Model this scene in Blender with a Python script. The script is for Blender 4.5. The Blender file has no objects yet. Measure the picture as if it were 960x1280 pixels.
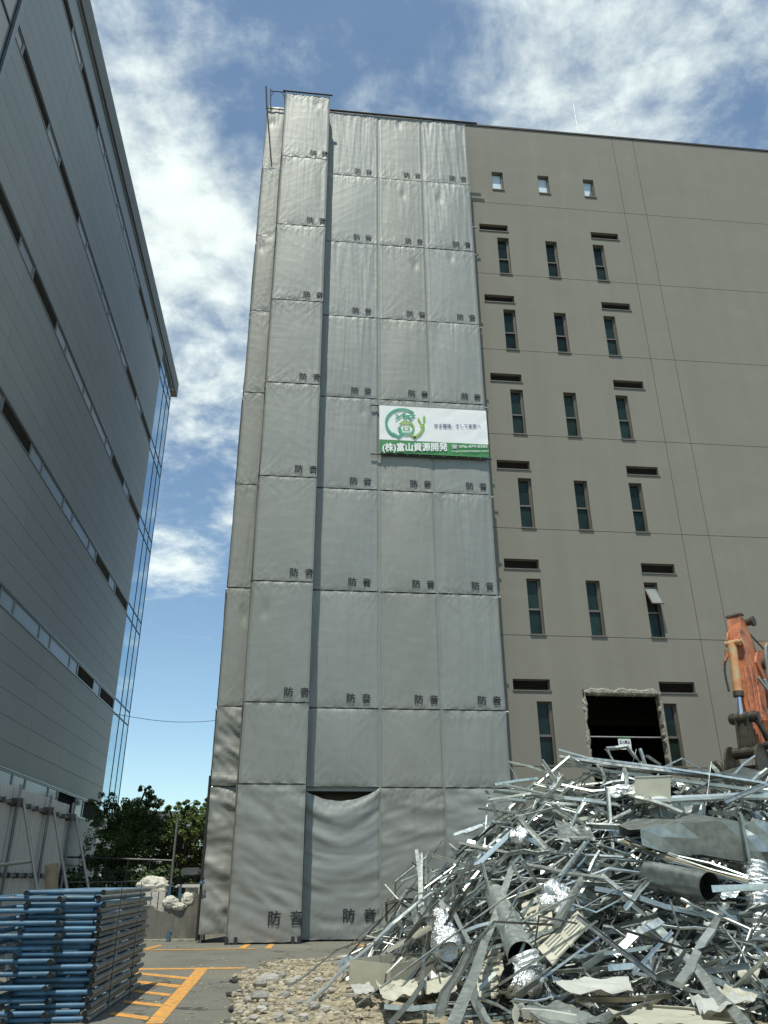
import bpy, math, random
from mathutils import Vector, Matrix, noise
random.seed(7)
C = bpy.context.scene.collection
R = math.radians

# ------------------------------------------------------------------ camera
H0 = 1.4
YAW, PITCH, ROLL = 0.10616, 0.434778, -0.005024
FPX = 987.69
_cy, _sy = math.cos(YAW), math.sin(YAW)
FW = Vector((_sy*math.cos(PITCH), _cy*math.cos(PITCH), math.sin(PITCH)))
_rt = Vector((_cy, -_sy, 0)); _up = _rt.cross(FW)
RT = _rt*math.cos(ROLL) + _up*math.sin(ROLL)
UP = _up*math.cos(ROLL) - _rt*math.sin(ROLL)
cd = bpy.data.cameras.new('camera'); cam = bpy.data.objects.new('camera', cd); C.objects.link(cam)
cd.sensor_fit = 'VERTICAL'; cd.sensor_height = 24; cd.lens = 24*FPX/1280
cd.clip_start = 0.1; cd.clip_end = 3000
m = Matrix((RT, UP, -FW)).transposed().to_4x4(); m.translation = (0, 0, H0)
cam.matrix_world = m
bpy.context.scene.camera = cam

def ray(x, y): return RT*((x-480)/FPX) - UP*((y-640)/FPX) + FW
def at(x, y, Y):
    d = ray(x, y); return Vector((0, 0, H0)) + d*(Y/d.y)
def onz(x, y, z=0.0):
    d = ray(x, y); return Vector((0, 0, H0)) + d*((z-H0)/d.z)

# ------------------------------------------------------------------ light, sky
SUN_AZ, SUN_EL = R(19), R(68)          # the sun stands behind the camera, to its left
sd = Vector((-math.sin(SUN_AZ)*math.cos(SUN_EL), -math.cos(SUN_AZ)*math.cos(SUN_EL), math.sin(SUN_EL)))
sl = bpy.data.lights.new('sun', 'SUN'); sl.energy = 4.2; sl.angle = R(0.53); sl.color = (.985, .975, .87)
so = bpy.data.objects.new('sun', sl); C.objects.link(so)
so.rotation_euler = sd.to_track_quat('Z', 'Y').to_euler(); so.location = (-20, -30, 60)

W = bpy.data.worlds.new('World'); bpy.context.scene.world = W; W.use_nodes = True
nt = W.node_tree; nt.nodes.clear()
def N(t, **k):
    n = nt.nodes.new(t)
    for a, b in k.items(): setattr(n, a, b)
    return n
def link(a, b): nt.links.new(a, b)
def val(x):
    n = N('ShaderNodeValue'); n.outputs[0].default_value = x; return n.outputs[0]
def mth(op, a, b=None, clamp=False):
    n = N('ShaderNodeMath', operation=op, use_clamp=clamp)
    for i, v in enumerate((a, b)):
        if v is None: continue
        if isinstance(v, (int, float)): n.inputs[i].default_value = v
        else: link(v, n.inputs[i])
    return n.outputs[0]
sky = N('ShaderNodeTexSky', sky_type='NISHITA'); sky.sun_disc = False
sky.sun_elevation = SUN_EL; sky.sun_rotation = math.atan2(sd.x, sd.y)
sky.air_density = 1.0; sky.dust_density = 0.25; sky.ozone_density = 2.6
tc = N('ShaderNodeTexCoord'); sep = N('ShaderNodeSeparateXYZ'); link(tc.outputs['Generated'], sep.inputs[0])
zc = mth('ADD', mth('MAXIMUM', sep.outputs[2], 0.0), 0.16)
cmb = N('ShaderNodeCombineXYZ')
link(mth('DIVIDE', sep.outputs[0], zc), cmb.inputs[0]); link(mth('DIVIDE', sep.outputs[1], zc), cmb.inputs[1])
def fbm(scale, detail, rough, off, dist=0.0):
    mp = N('ShaderNodeMapping'); link(cmb.outputs[0], mp.inputs[0]); mp.inputs['Location'].default_value = off
    n = N('ShaderNodeTexNoise'); n.inputs['Scale'].default_value = scale; n.inputs['Detail'].default_value = detail
    n.inputs['Roughness'].default_value = rough; n.inputs['Distortion'].default_value = dist
    link(mp.outputs[0], n.inputs['Vector']); return n.outputs[0]
n1 = fbm(3.6, 9, .62, (3.1, 1.7, 0), .35)
n2 = fbm(15.0, 6, .62, (0.4, 5.2, 0), .2)
dens = mth('ADD', mth('MULTIPLY', n1, 0.72), mth('MULTIPLY', n2, 0.28))
# cloud banks, each at its own place in the sky: direction, angular size, weight
BANKS = [((215, 330), 11, .13), ((150, 130), 9, .06), ((270, 40), 8, .03), ((245, 235), 6, .03), ((262, 440), 8, .07), ((235, 560), 7, .02), ((228, 690), 5.0, .15), ((205, 715), 4.0, .06),
         ((250, 795), 4.5, .11), ((700, 130), 11, .06), ((560, 110), 8, .05), ((860, 40), 9, .04), ((620,30), 7, .04), ((390, 60), 8, -.10), ((300, 125), 4.5, -.10), ((215, 620), 5, -.06),
         ((880, 110), 9, .05), ((520, 20), 5, -.03), ((210, 900), 11, -.16), ((190, 800), 4, -.04), ((180, 1000), 12, -.2)]
bias = val(0.0)
for (px, py), ang, w in BANKS:
    d = ray(px, py).normalized()
    dt = N('ShaderNodeVectorMath', operation='DOT_PRODUCT'); link(tc.outputs['Generated'], dt.inputs[0]); dt.inputs[1].default_value = d
    g = mth('EXPONENT', mth('MULTIPLY', mth('SUBTRACT', dt.outputs['Value'], 1.0), 1.0/(1-math.cos(R(ang)))))
    bias = mth('ADD', bias, mth('MULTIPLY', g, w))
mr = N('ShaderNodeMapRange', interpolation_type='SMOOTHSTEP'); link(mth('ADD', dens, bias), mr.inputs['Value'])
mr.inputs['From Min'].default_value = .47; mr.inputs['From Max'].default_value = .76
mask = mth('ADD', mth('MULTIPLY', mr.outputs[0], 0.84), 0.05)
mask = mth('MULTIPLY', mask, mth('MULTIPLY', sep.outputs[2], 9.0, True))
cr = N('ShaderNodeMapRange'); link(n2, cr.inputs['Value']); cr.inputs['From Min'].default_value = .3; cr.inputs['From Max'].default_value = .7
cr.inputs['To Min'].default_value = .88; cr.inputs['To Max'].default_value = 1.04
SKY_S = 0.15
skyc = N('ShaderNodeMixRGB', blend_type='MULTIPLY'); skyc.inputs[0].default_value = 1; link(sky.outputs[0], skyc.inputs[1]); skyc.inputs[2].default_value = (.92, 1.03, .98, 1)
cl = N('ShaderNodeMixRGB', blend_type='MULTIPLY'); cl.inputs[0].default_value = 1; cl.inputs[1].default_value = (7.2, 7.9, 7.5, 1); link(cr.outputs[0], cl.inputs[2])
mx = N('ShaderNodeMixRGB'); link(mask, mx.inputs[0]); link(skyc.outputs[0], mx.inputs[1]); link(cl.outputs[0], mx.inputs[2])
bg = N('ShaderNodeBackground'); bg.inputs[1].default_value = SKY_S; link(mx.outputs[0], bg.inputs[0])
out = N('ShaderNodeOutputWorld'); link(bg.outputs[0], out.inputs[0])
vs = bpy.context.scene.view_settings
vs.view_transform = 'Standard'; vs.look = 'None'; vs.exposure = 0; vs.gamma = 1
bpy.context.scene.cycles.max_bounces = 6

# ------------------------------------------------------------------ materials
def pm(name, col, rough=.6, metal=0.0, var=.12, scale=3.0, bump=0.0, bscale=30.0, spec=.5, stretch=None, rnd=0.0, island=0.0, rvar=0.0, dark=None, dscale=1.2, dmin=.55, dmax=.75):
    mt = bpy.data.materials.new(name); mt.use_nodes = True
    t = mt.node_tree; b = t.nodes['Principled BSDF']
    def n(k, **kw):
        q = t.nodes.new(k)
        for a, v in kw.items(): setattr(q, a, v)
        return q
    co = n('ShaderNodeTexCoord'); vec = co.outputs['Object']
    if stretch:
        mp = n('ShaderNodeMapping'); mp.inputs['Scale'].default_value = stretch; t.links.new(vec, mp.inputs[0]); vec2 = mp.outputs[0]
    else: vec2 = vec
    nz = n('ShaderNodeTexNoise'); nz.inputs['Scale'].default_value = scale; nz.inputs['Detail'].default_value = 6; nz.inputs['Roughness'].default_value = .6
    t.links.new(vec2, nz.inputs['Vector'])
    r = n('ShaderNodeMapRange'); t.links.new(nz.outputs[0], r.inputs['Value']); r.inputs['From Min'].default_value = .3; r.inputs['From Max'].default_value = .7
    r.inputs['To Min'].default_value = 1-var; r.inputs['To Max'].default_value = 1+var
    f = r.outputs[0]
    if rnd or island:
        src = n('ShaderNodeObjectInfo').outputs['Random'] if rnd else n('ShaderNodeNewGeometry').outputs['Random Per Island']
        amt = rnd or island
        q = n('ShaderNodeMapRange'); t.links.new(src, q.inputs['Value']); q.inputs['To Min'].default_value = 1-amt; q.inputs['To Max'].default_value = 1+amt*.7
        mm = n('ShaderNodeMath', operation='MULTIPLY'); t.links.new(f, mm.inputs[0]); t.links.new(q.outputs[0], mm.inputs[1]); f = mm.outputs[0]
    mc = n('ShaderNodeVectorMath', operation='SCALE'); mc.inputs[0].default_value = col; t.links.new(f, mc.inputs['Scale'])
    c = mc.outputs[0]
    if dark:
        d = n('ShaderNodeTexNoise'); d.inputs['Scale'].default_value = dscale; d.inputs['Detail'].default_value = 9; d.inputs['Roughness'].default_value = .68
        t.links.new(vec2, d.inputs['Vector'])
        dr = n('ShaderNodeMapRange'); t.links.new(d.outputs[0], dr.inputs['Value']); dr.inputs['From Min'].default_value = dmin; dr.inputs['From Max'].default_value = dmax
        mxx = n('ShaderNodeMixRGB'); t.links.new(dr.outputs[0], mxx.inputs[0]); t.links.new(c, mxx.inputs[1]); mxx.inputs[2].default_value = (*dark, 1)
        c = mxx.outputs[0]
    t.links.new(c, b.inputs['Base Color'])
    b.inputs['Metallic'].default_value = metal; b.inputs['Roughness'].default_value = rough; b.inputs['Specular IOR Level'].default_value = spec
    if rvar:
        q = n('ShaderNodeMapRange'); t.links.new(nz.outputs[0], q.inputs['Value']); q.inputs['From Min'].default_value = .3; q.inputs['From Max'].default_value = .7
        q.inputs['To Min'].default_value = rough-rvar; q.inputs['To Max'].default_value = rough+rvar; t.links.new(q.outputs[0], b.inputs['Roughness'])
    if bump:
        bn = n('ShaderNodeTexNoise'); bn.inputs['Scale'].default_value = bscale; bn.inputs['Detail'].default_value = 5; t.links.new(vec2, bn.inputs['Vector'])
        bb = n('ShaderNodeBump'); bb.inputs['Strength'].default_value = bump; bb.inputs['Distance'].default_value = .02
        t.links.new(bn.outputs[0], bb.inputs['Height']); t.links.new(bb.outputs[0], b.inputs['Normal'])
    return mt
M = {}
M['asphalt'] = pm('asphalt', (.205, .198, .162), .9, var=.30, scale=38, bump=1.0, bscale=120, dark=(.125, .12, .10), dscale=.7, dmin=.5, dmax=.8)
_t = M['asphalt'].node_tree; _b = _t.nodes['Principled BSDF']; _src = _b.inputs['Base Color'].links[0].from_socket      # fine cracks and dust
_co = _t.nodes.new('ShaderNodeTexCoord'); _n = _t.nodes.new('ShaderNodeTexNoise'); _n.inputs['Scale'].default_value = 1.3; _n.inputs['Detail'].default_value = 6; _t.links.new(_co.outputs['Object'], _n.inputs['Vector'])
_v = _t.nodes.new('ShaderNodeVectorMath'); _v.operation = 'MULTIPLY_ADD'; _t.links.new(_n.outputs['Color'], _v.inputs[0]); _v.inputs[1].default_value = (1.6, 1.6, 0); _t.links.new(_co.outputs['Object'], _v.inputs[2])
_vo = _t.nodes.new('ShaderNodeTexVoronoi'); _vo.feature = 'DISTANCE_TO_EDGE'; _vo.inputs['Scale'].default_value = .33; _t.links.new(_v.outputs[0], _vo.inputs['Vector'])
_r = _t.nodes.new('ShaderNodeMapRange'); _t.links.new(_vo.outputs['Distance'], _r.inputs['Value']); _r.inputs['From Min'].default_value = .003; _r.inputs['From Max'].default_value = .010; _r.inputs['To Min'].default_value = .35; _r.inputs['To Max'].default_value = 1
_s = _t.nodes.new('ShaderNodeVectorMath'); _s.operation = 'SCALE'; _t.links.new(_src, _s.inputs[0]); _t.links.new(_r.outputs[0], _s.inputs['Scale'])
_n2 = _t.nodes.new('ShaderNodeTexNoise'); _n2.inputs['Scale'].default_value = .45; _n2.inputs['Detail'].default_value = 8; _n2.inputs['Roughness'].default_value = .7; _t.links.new(_co.outputs['Object'], _n2.inputs['Vector'])
_r2 = _t.nodes.new('ShaderNodeMapRange'); _t.links.new(_n2.outputs[0], _r2.inputs['Value']); _r2.inputs['From Min'].default_value = .5; _r2.inputs['From Max'].default_value = .75
_m = _t.nodes.new('ShaderNodeMixRGB'); _t.links.new(_r2.outputs[0], _m.inputs[0]); _t.links.new(_s.outputs[0], _m.inputs[1]); _m.inputs[2].default_value = (.27, .25, .19, 1); _t.links.new(_m.outputs[0], _b.inputs['Base Color'])
M['asphalt_edge'] = pm('asphalt_broken', (.035, .035, .035), .95, var=.3, scale=20, bump=.6)
M['orange_paint'] = pm('orange_line_paint', (.72, .33, .055), .75, var=.18, scale=9, bump=.2, bscale=80, dark=(.21, .185, .13), dscale=11, dmin=.46, dmax=.68)
M['dirt'] = pm('sandy_gravel', (.33, .275, .175), .95, var=.4, scale=9, bump=1.0, bscale=60, dark=(.46,.41,.31), dscale=14, dmin=.5, dmax=.7)
M['stone'] = pm('pale_stone', (.37, .325, .235), .9, var=.2, scale=8, bump=.4, bscale=30, island=.35)
M['stone_thing'] = pm('river_stone', (.38, .36, .31), .85, var=.2, scale=8, bump=.4, bscale=30, rnd=.4)
M['concrete'] = pm('stained_concrete', (.175, .168, .14), .9, var=.2, scale=3, bump=.3, bscale=40, stretch=(1, 1, .45), dark=(.07, .068, .055), dscale=2.2, dmin=.48, dmax=.75)
M['wall'] = pm('painted_render', (.224, .212, .173), .88, var=.035, scale=.9, bump=.15, bscale=7.5, stretch=(.6, 1, 1.25), dark=(.25, .243, .203), dscale=.8, dmin=.56, dmax=.82)
_t = M['wall'].node_tree; _b = _t.nodes['Principled BSDF']; _src = _b.inputs['Base Color'].links[0].from_socket      # faint rain streaks down the render
_co = _t.nodes.new('ShaderNodeTexCoord'); _mp = _t.nodes.new('ShaderNodeMapping'); _mp.inputs['Scale'].default_value = (.9, 1, .06); _t.links.new(_co.outputs['Object'], _mp.inputs[0])
_n = _t.nodes.new('ShaderNodeTexNoise'); _n.inputs['Scale'].default_value = 1.6; _n.inputs['Detail'].default_value = 7; _n.inputs['Roughness'].default_value = .65; _t.links.new(_mp.outputs[0], _n.inputs['Vector'])
_r = _t.nodes.new('ShaderNodeMapRange'); _t.links.new(_n.outputs[0], _r.inputs['Value']); _r.inputs['From Min'].default_value = .35; _r.inputs['From Max'].default_value = .7; _r.inputs['To Min'].default_value = 1.02; _r.inputs['To Max'].default_value = .93
_s = _t.nodes.new('ShaderNodeVectorMath'); _s.operation = 'SCALE'; _t.links.new(_src, _s.inputs[0]); _t.links.new(_r.outputs[0], _s.inputs['Scale']); _t.links.new(_s.outputs[0], _b.inputs['Base Color'])
M['wall_back'] = pm('joint_mastic', (.05, .05, .045), .9)
M['raw_concrete'] = pm('chipped_concrete', (.33, .31, .25), .95, var=.4, scale=9, bump=1.0, bscale=30)
M['coping'] = pm('dark_coping', (.06, .055, .05), .5, metal=.3)
M['interior'] = pm('interior_shade_concrete', (.035, .036, .03), .95, var=.3)  # interior concrete with the darkness of the room put into its colour
M['bronze'] = pm('bronze_window_frame', (.16, .142, .115), .45, metal=.35, var=.1)
M['dark_glass'] = pm('dark_green_glass', (.016, .032, .027), .12, var=.35, scale=1.6, spec=.22, rnd=.5)
M['sky_glass'] = pm('sky_reflection_pane', (.62, .74, .82), .4, var=.05, scale=2)  # sky reflection painted in as a pale blue pane colour
M['louvre'] = pm('black_louvre', (.022, .021, .022), .5, metal=.4)
M['cladding'] = pm('grey_metal_cladding', (.352, .362, .342), .5, metal=.08, spec=.3, var=.05, scale=.35, rnd=.045, rvar=.03)
M['office_louvre'] = pm('dark_grey_louvre', (.065, .065, .062), .5, metal=.3)
M['cladding_back'] = pm('cladding_joint', (.075, .075, .07), .9)
M['fascia'] = pm('brown_grey_fascia', (.17, .162, .128), .55, metal=.2, var=.06)
M['alu'] = pm('dull_aluminium', (.32, .33, .32), .42, metal=.7, var=.06)
M['office_glass'] = pm('grey_office_glass', (.25, .262, .245), .2, var=.1, scale=1, spec=.5, rnd=.15)
M['blue_glass'] = pm('blue_reflecting_glass', (.42, .60, .70), .05, metal=.95, var=.06, scale=.4, rnd=.08)
M['mullion'] = pm('dark_mullion', (.05, .055, .06), .45, metal=.5)
M['pipe'] = pm('galvanised_pipe', (.42, .42, .39), .42, metal=.7, var=.2, scale=12, dark=(.2, .16, .11), dscale=6, dmin=.62, dmax=.85)
M['fence_pipe'] = pm('dull_fence_pipe', (.15, .16, .165), .5, metal=.4, var=.2)
M['dark_pipe'] = pm('weathered_dark_pipe', (.05, .05, .048), .5, metal=.4, var=.2)
M['blue_paint'] = pm('worn_blue_paint', (.05, .13, .21), .5, var=.3, scale=5, rnd=.3, dark=(.30, .27, .21), dscale=7, dmin=.56, dmax=.76)
M['grey_tube'] = pm('worn_grey_blue_tube', (.15, .175, .18), .5, metal=.2, var=.25, scale=6, rnd=.25, dark=(.30, .27, .22), dscale=6, dmin=.52, dmax=.78)
M['hole'] = pm('opening_shade', (.012, .012, .012), .9)  # black standing for the shade inside open tubes and ducts
M['panel_white'] = pm('white_steel_sheet', (.46, .445, .41), .6, var=.06, scale=2, stretch=(1, 1, .4), dark=(.42, .40, .36), dscale=1.1, dmin=.5, dmax=.8)
M['galv'] = pm('galvanised_steel', (.56, .59, .55), .40, metal=.92, var=.18, scale=14, rnd=.42, rvar=.10, bump=.05, bscale=25)
M['galv_stuff'] = pm('galvanised_scrap', (.36, .38, .35), .42, metal=.9, var=.25, scale=10, island=.7, rvar=.10, bump=.05, bscale=25)
M['galv_dull'] = pm('dull_galvanised_sheet', (.36, .385, .365), .40, metal=.88, var=.22, scale=9, rvar=.08, bump=.05, bscale=10)
M['galv_white'] = pm('bright_zinc_strip', (.70, .73, .70), .40, metal=.88, var=.12, scale=9, bump=.06)
M['scrap_core'] = pm('heap_gap_shade', (.07, .07, .065), .6, metal=.6, var=.6, scale=9, bump=1.0, bscale=9)  # core of the heap, near black for the shade between the pieces
M['foil'] = pm('aluminium_foil', (.80, .81, .79), .30, metal=1.0, var=.12, scale=20, bump=1.0, bscale=55)
M['cream'] = pm('cream_painted_steel', (.50, .48, .375), .5, var=.10, scale=4, rnd=.12, dark=(.36, .33, .25), dscale=4, dmin=.6, dmax=.85)
M['brown_steel'] = pm('beige_edged_channel', (.34, .30, .20), .45, metal=.2, var=.15)
M['white_steel'] = pm('off_white_steel', (.47, .47, .42), .5, var=.12, scale=4, dark=(.4, .38, .32), dscale=4, dmin=.6, dmax=.85)
M['excavator'] = pm('worn_orange_paint', (.60, .205, .10), .55, var=.22, scale=4, bump=.1, dark=(.20, .095, .05), dscale=4.2, dmin=.47, dmax=.66)
M['cyl_paint'] = pm('chipped_orange_cylinder', (.60, .27, .11), .5, var=.25, scale=5, dark=(.42, .36, .2), dscale=5, dmin=.45, dmax=.62)
M['chrome'] = pm('chrome_rod', (.80, .84, .90), .12, metal=1, var=.02)
M['greasy'] = pm('greasy_dark_steel', (.085, .072, .055), .5, metal=.5, var=.4, scale=7, dark=(.2, .10, .04), dscale=5, dmin=.6, dmax=.75)
M['rust'] = pm('rusty_steel', (.30, .11, .045), .75, var=.3, scale=8)
M['hose_grey'] = pm('grey_hydraulic_hose', (.22, .24, .23), .5, var=.1)
M['hose'] = pm('dark_hydraulic_hose', (.055, .052, .04), .5, var=.2)
M['rubber'] = pm('black_rubber', (.03, .03, .03), .8)
M['banner_white'] = pm('white_banner_vinyl', (.83, .84, .83), .45, var=.02)
M['banner_green'] = pm('green_banner_print', (.05, .235, .07), .5, var=.04)
M['logo_teal'] = pm('teal_print', (.07, .36, .22), .5); M['logo_lime'] = pm('lime_print', (.25, .45, .06), .5)
M['navy'] = pm('navy_print', (.07, .06, .22), .5); M['white_print'] = pm('white_print', (.85, .85, .84), .5)
M['black_print'] = pm('black_print', (.025, .027, .03), .6)
M['bark'] = pm('dark_bark', (.06, .048, .036), .9, var=.3, scale=6, bump=.8)
def leafmat(name, col, var):
    mt = pm(name, col, .55, var=.1, island=var, spec=.35)
    b = mt.node_tree.nodes['Principled BSDF']
    return mt
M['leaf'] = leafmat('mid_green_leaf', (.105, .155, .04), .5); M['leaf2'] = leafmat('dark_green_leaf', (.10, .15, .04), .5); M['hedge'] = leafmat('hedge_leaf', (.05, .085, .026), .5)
M['sack'] = pm('white_woven_sack', (.58, .55, .47), .85, var=.15, scale=6, bump=.8, bscale=14)
M['bldg_white'] = pm('white_far_wall', (.72, .73, .72), .7, var=.05); M['bldg_grey'] = pm('grey_far_wall', (.42, .43, .44), .8, var=.08)
M['car_white'] = pm('white_car_paint', (.75, .75, .73), .25, var=.02); M['car_glass'] = pm('car_glass', (.02, .025, .03), .08)
M['white_paint'] = pm('white_painted_rail', (.75, .74, .68), .6, var=.06)
M['wood'] = pm('weathered_plank', (.10, .088, .06), .85, var=.3, scale=4)

# soundproof sheet: grey silver PVC, fold creases printed in by storage
def sheet_mat(name, col):
    mt = pm(name, col, .54, metal=.2, var=.05, scale=1.1, rnd=.05, dark=tuple(c*1.07 for c in col), dscale=1.7, dmin=.5, dmax=.8)
    t = mt.node_tree; b = t.nodes['Principled BSDF']
    co = t.nodes.new('ShaderNodeTexCoord'); mp = t.nodes.new('ShaderNodeMapping'); mp.inputs['Rotation'].default_value = (R(90), 0, 0)
    t.links.new(co.outputs['Object'], mp.inputs[0])
    br = t.nodes.new('ShaderNodeTexBrick'); br.inputs['Scale'].default_value = 1; br.offset = 0; br.inputs['Mortar Size'].default_value = .011
    br.inputs['Mortar Smooth'].default_value = 1.0; br.inputs['Brick Width'].default_value = .45; br.inputs['Row Height'].default_value = .57
    t.links.new(mp.outputs[0], br.inputs['Vector'])
    def rn(scale, stretch, dist):
        m2 = t.nodes.new('ShaderNodeMapping'); m2.inputs['Scale'].default_value = stretch; t.links.new(co.outputs['Object'], m2.inputs[0])
        n1 = t.nodes.new('ShaderNodeTexNoise'); n1.noise_type = 'RIDGED_MULTIFRACTAL'; n1.inputs['Scale'].default_value = scale; n1.inputs['Detail'].default_value = 4; n1.inputs['Distortion'].default_value = dist
        t.links.new(m2.outputs[0], n1.inputs['Vector']); return n1.outputs[0]
    def ma(a_, k, c_):
        q = t.nodes.new('ShaderNodeMath'); q.operation = 'MULTIPLY_ADD'; t.links.new(a_, q.inputs[0]); q.inputs[1].default_value = k
        if isinstance(c_, float): q.inputs[2].default_value = c_
        else: t.links.new(c_, q.inputs[2])
        return q.outputs[0]
    hgt = ma(br.outputs['Fac'], -.55, ma(rn(1.5, (1,1,.5), .6), .5, ma(rn(3.4, (1.0,1,.8), 1.2), .28, 0.0)))
    bb = t.nodes.new('ShaderNodeBump'); bb.inputs['Strength'].default_value = .3; bb.inputs['Distance'].default_value = .008
    t.links.new(hgt, bb.inputs['Height']); t.links.new(bb.outputs[0], b.inputs['Normal'])
    return mt
M['sheet_a'] = sheet_mat('grey_sheet', (.268, .275, .250)); M['sheet_b'] = sheet_mat('warm_grey_sheet', (.270, .273, .244)); M['sheet_c'] = sheet_mat('cool_grey_sheet', (.258, .270, .250))

# ------------------------------------------------------------------ mesh helpers
def vnoise(x, y, z=0.0): return noise.noise(Vector((x, y, z)))
def root_loc(o):
    v = Vector((0, 0, 0))
    while o: v += o.location; o = o.parent
    return v
class MB:
    def __init__(s): s.v = []; s.f = []
    def add(s, vs, fs):
        k = len(s.v); s.v += [Vector(p) for p in vs]; s.f += [tuple(i+k for i in f) for f in fs]; return s
    def box(s, x0, x1, y0, y1, z0, z1):
        return s.add([(x0,y0,z0),(x1,y0,z0),(x1,y1,z0),(x0,y1,z0),(x0,y0,z1),(x1,y0,z1),(x1,y1,z1),(x0,y1,z1)],
                     [(0,3,2,1),(4,5,6,7),(0,1,5,4),(1,2,6,5),(2,3,7,6),(3,0,4,7)])
    def obox(s, c, ax, ay, az):
        c = Vector(c); ax, ay, az = Vector(ax), Vector(ay), Vector(az)
        p = [c+a*ax+b*ay+d*az for d in (-1,1) for a, b in ((-1,-1),(1,-1),(1,1),(-1,1))]
        return s.add(p, [(0,3,2,1),(4,5,6,7),(0,1,5,4),(1,2,6,5),(2,3,7,6),(3,0,4,7)])
    def prism(s, poly, d):                      # polygon of 3-D points pushed along d
        n = len(poly); d = Vector(d); a = [Vector(p) for p in poly]
        return s.add(a + [p+d for p in a], [tuple(range(n-1,-1,-1)), tuple(range(n,2*n))] + [(i,(i+1)%n,n+(i+1)%n,n+i) for i in range(n)])
    def sweep(s, path, prof, closed=True, caps=True, up=(0,0,1), roll=0.0):
        path = [Vector(p) for p in path]; n = len(prof); vs = []; fs = []
        up = Vector(up)
        for i, p in enumerate(path):
            t = (path[min(i+1, len(path)-1)] - path[max(i-1, 0)]).normalized()
            a = t.cross(up)
            if a.length < .05: a = t.cross(Vector((0.3, 1, 0)))
            a.normalize(); b = a.cross(t)
            ca, sa = math.cos(roll), math.sin(roll); a, b = a*ca+b*sa, b*ca-a*sa
            sc = prof if not callable(prof) else prof
            for u, w in prof: vs.append(p + a*u + b*w)
        m = n if closed else n-1
        for i in range(len(path)-1):
            for j in range(m): fs.append((i*n+j, i*n+(j+1)%n, (i+1)*n+(j+1)%n, (i+1)*n+j))
        if caps and closed: fs.append(tuple(range(n-1,-1,-1))); fs.append(tuple((len(path)-1)*n+j for j in range(n)))
        return s.add(vs, fs)
    def tube(s, p0, p1, r, n=8, caps=True, r1=None, hollow=0.0):
        p0, p1 = Vector(p0), Vector(p1); t = (p1-p0).normalized(); a = t.cross(Vector((0,0,1)))
        if a.length < .02: a = Vector((1,0,0))
        a.normalize(); b = t.cross(a); r1 = r if r1 is None else r1; vs = []; fs = []
        for p, q in ((p0, r), (p1, r1)):
            for k in range(n):
                c = 2*math.pi*k/n; vs.append(p + a*math.cos(c)*q + b*math.sin(c)*q)
        for k in range(n): fs.append((k, n+k, n+(k+1)%n, (k+1)%n))
        if caps: fs.append(tuple(range(n))); fs.append(tuple(range(2*n-1, n-1, -1)))
        return s.add(vs, fs)
    def pipe(s, path, r, n=8, caps=True):
        prof = [(r*math.cos(2*math.pi*k/n), r*math.sin(2*math.pi*k/n)) for k in range(n)]
        return s.sweep(path, prof, True, caps)
    def rings(s, path, radii, n=16, squash=None):   # lathe along a path with a radius at every point
        path = [Vector(p) for p in path]; vs = []; fs = []
        for i, p in enumerate(path):
            t = (path[min(i+1, len(path)-1)] - path[max(i-1, 0)]).normalized(); a = t.cross(Vector((0.1,.2,1))).normalized(); b = a.cross(t)
            for k in range(n):
                c = 2*math.pi*k/n; q = radii[i]*(squash(i, k) if squash else 1.0); vs.append(p + a*math.cos(c)*q + b*math.sin(c)*q)
        for i in range(len(path)-1):
            for k in range(n): fs.append((i*n+k, i*n+(k+1)%n, (i+1)*n+(k+1)%n, (i+1)*n+k))
        return s.add(vs, fs)
    def mesh(s, name, mat, off=Vector((0,0,0)), smooth=False):
        me = bpy.data.meshes.new(name); me.from_pydata([p-off for p in s.v], [], s.f)
        me.materials.append(M[mat] if isinstance(mat, str) else mat)
        if smooth:
            for p in me.polygons: p.use_smooth = True
        me.update(); return me
    def build(s, name, mat, parent=None, origin=None, smooth=False, kind=None, local=False):
        off = (Vector((0,0,0)) if local else root_loc(parent)) + (Vector(origin) if origin is not None else Vector((0,0,0)))
        o = bpy.data.objects.new(name, s.mesh(name, mat, off, smooth)); C.objects.link(o)
        if origin is not None: o.location = origin
        if parent: o.parent = parent
        if kind: o['kind'] = kind
        return o
def tag(o, label, cat, group=None, kind=None):
    o['label'] = label; o['category'] = cat
    if group: o['group'] = group
    if kind: o['kind'] = kind
    return o
def thing(name, label, cat, loc=(0,0,0), group=None):
    o = bpy.data.objects.new(name, None); C.objects.link(o); o.location = loc; o.empty_display_size = .3
    return tag(o, label, cat, group)
def inst(o, parent=None, loc=None):
    c = o.copy(); C.objects.link(c)
    if parent: c.parent = parent
    if loc is not None: c.location = loc
    for ch in list(o.children): inst(ch, c)
    return c
def text_mesh(body, size, bold=.012, space=1.0):
    cu = bpy.data.curves.new('lettering', 'FONT'); cu.body = body; cu.size = size; cu.space_character = space; cu.resolution_u = 3
    o = bpy.data.objects.new('lettering_source', cu); C.objects.link(o)
    dg = bpy.context.evaluated_depsgraph_get(); me = bpy.data.meshes.new_from_object(o.evaluated_get(dg))
    bpy.data.objects.remove(o); bpy.data.curves.remove(cu)
    vs = [v.co.copy() for v in me.vertices]; fs = [tuple(p.vertices) for p in me.polygons]; V2 = []; F2 = []; q = bold*size
    for i, (dx, dz) in enumerate(((0,0),(-q,0),(q,0),(0,-q*.8),(0,q*.8))):     # heavier strokes: the outline laid over itself
        F2 += [tuple(k+len(V2) for k in f) for f in fs]; V2 += [Vector((v.x+dx, v.y+dz, i*.0012)) for v in vs]
    m2 = bpy.data.meshes.new('lettering'); m2.from_pydata(V2, [], F2); m2.update(); return m2
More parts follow.
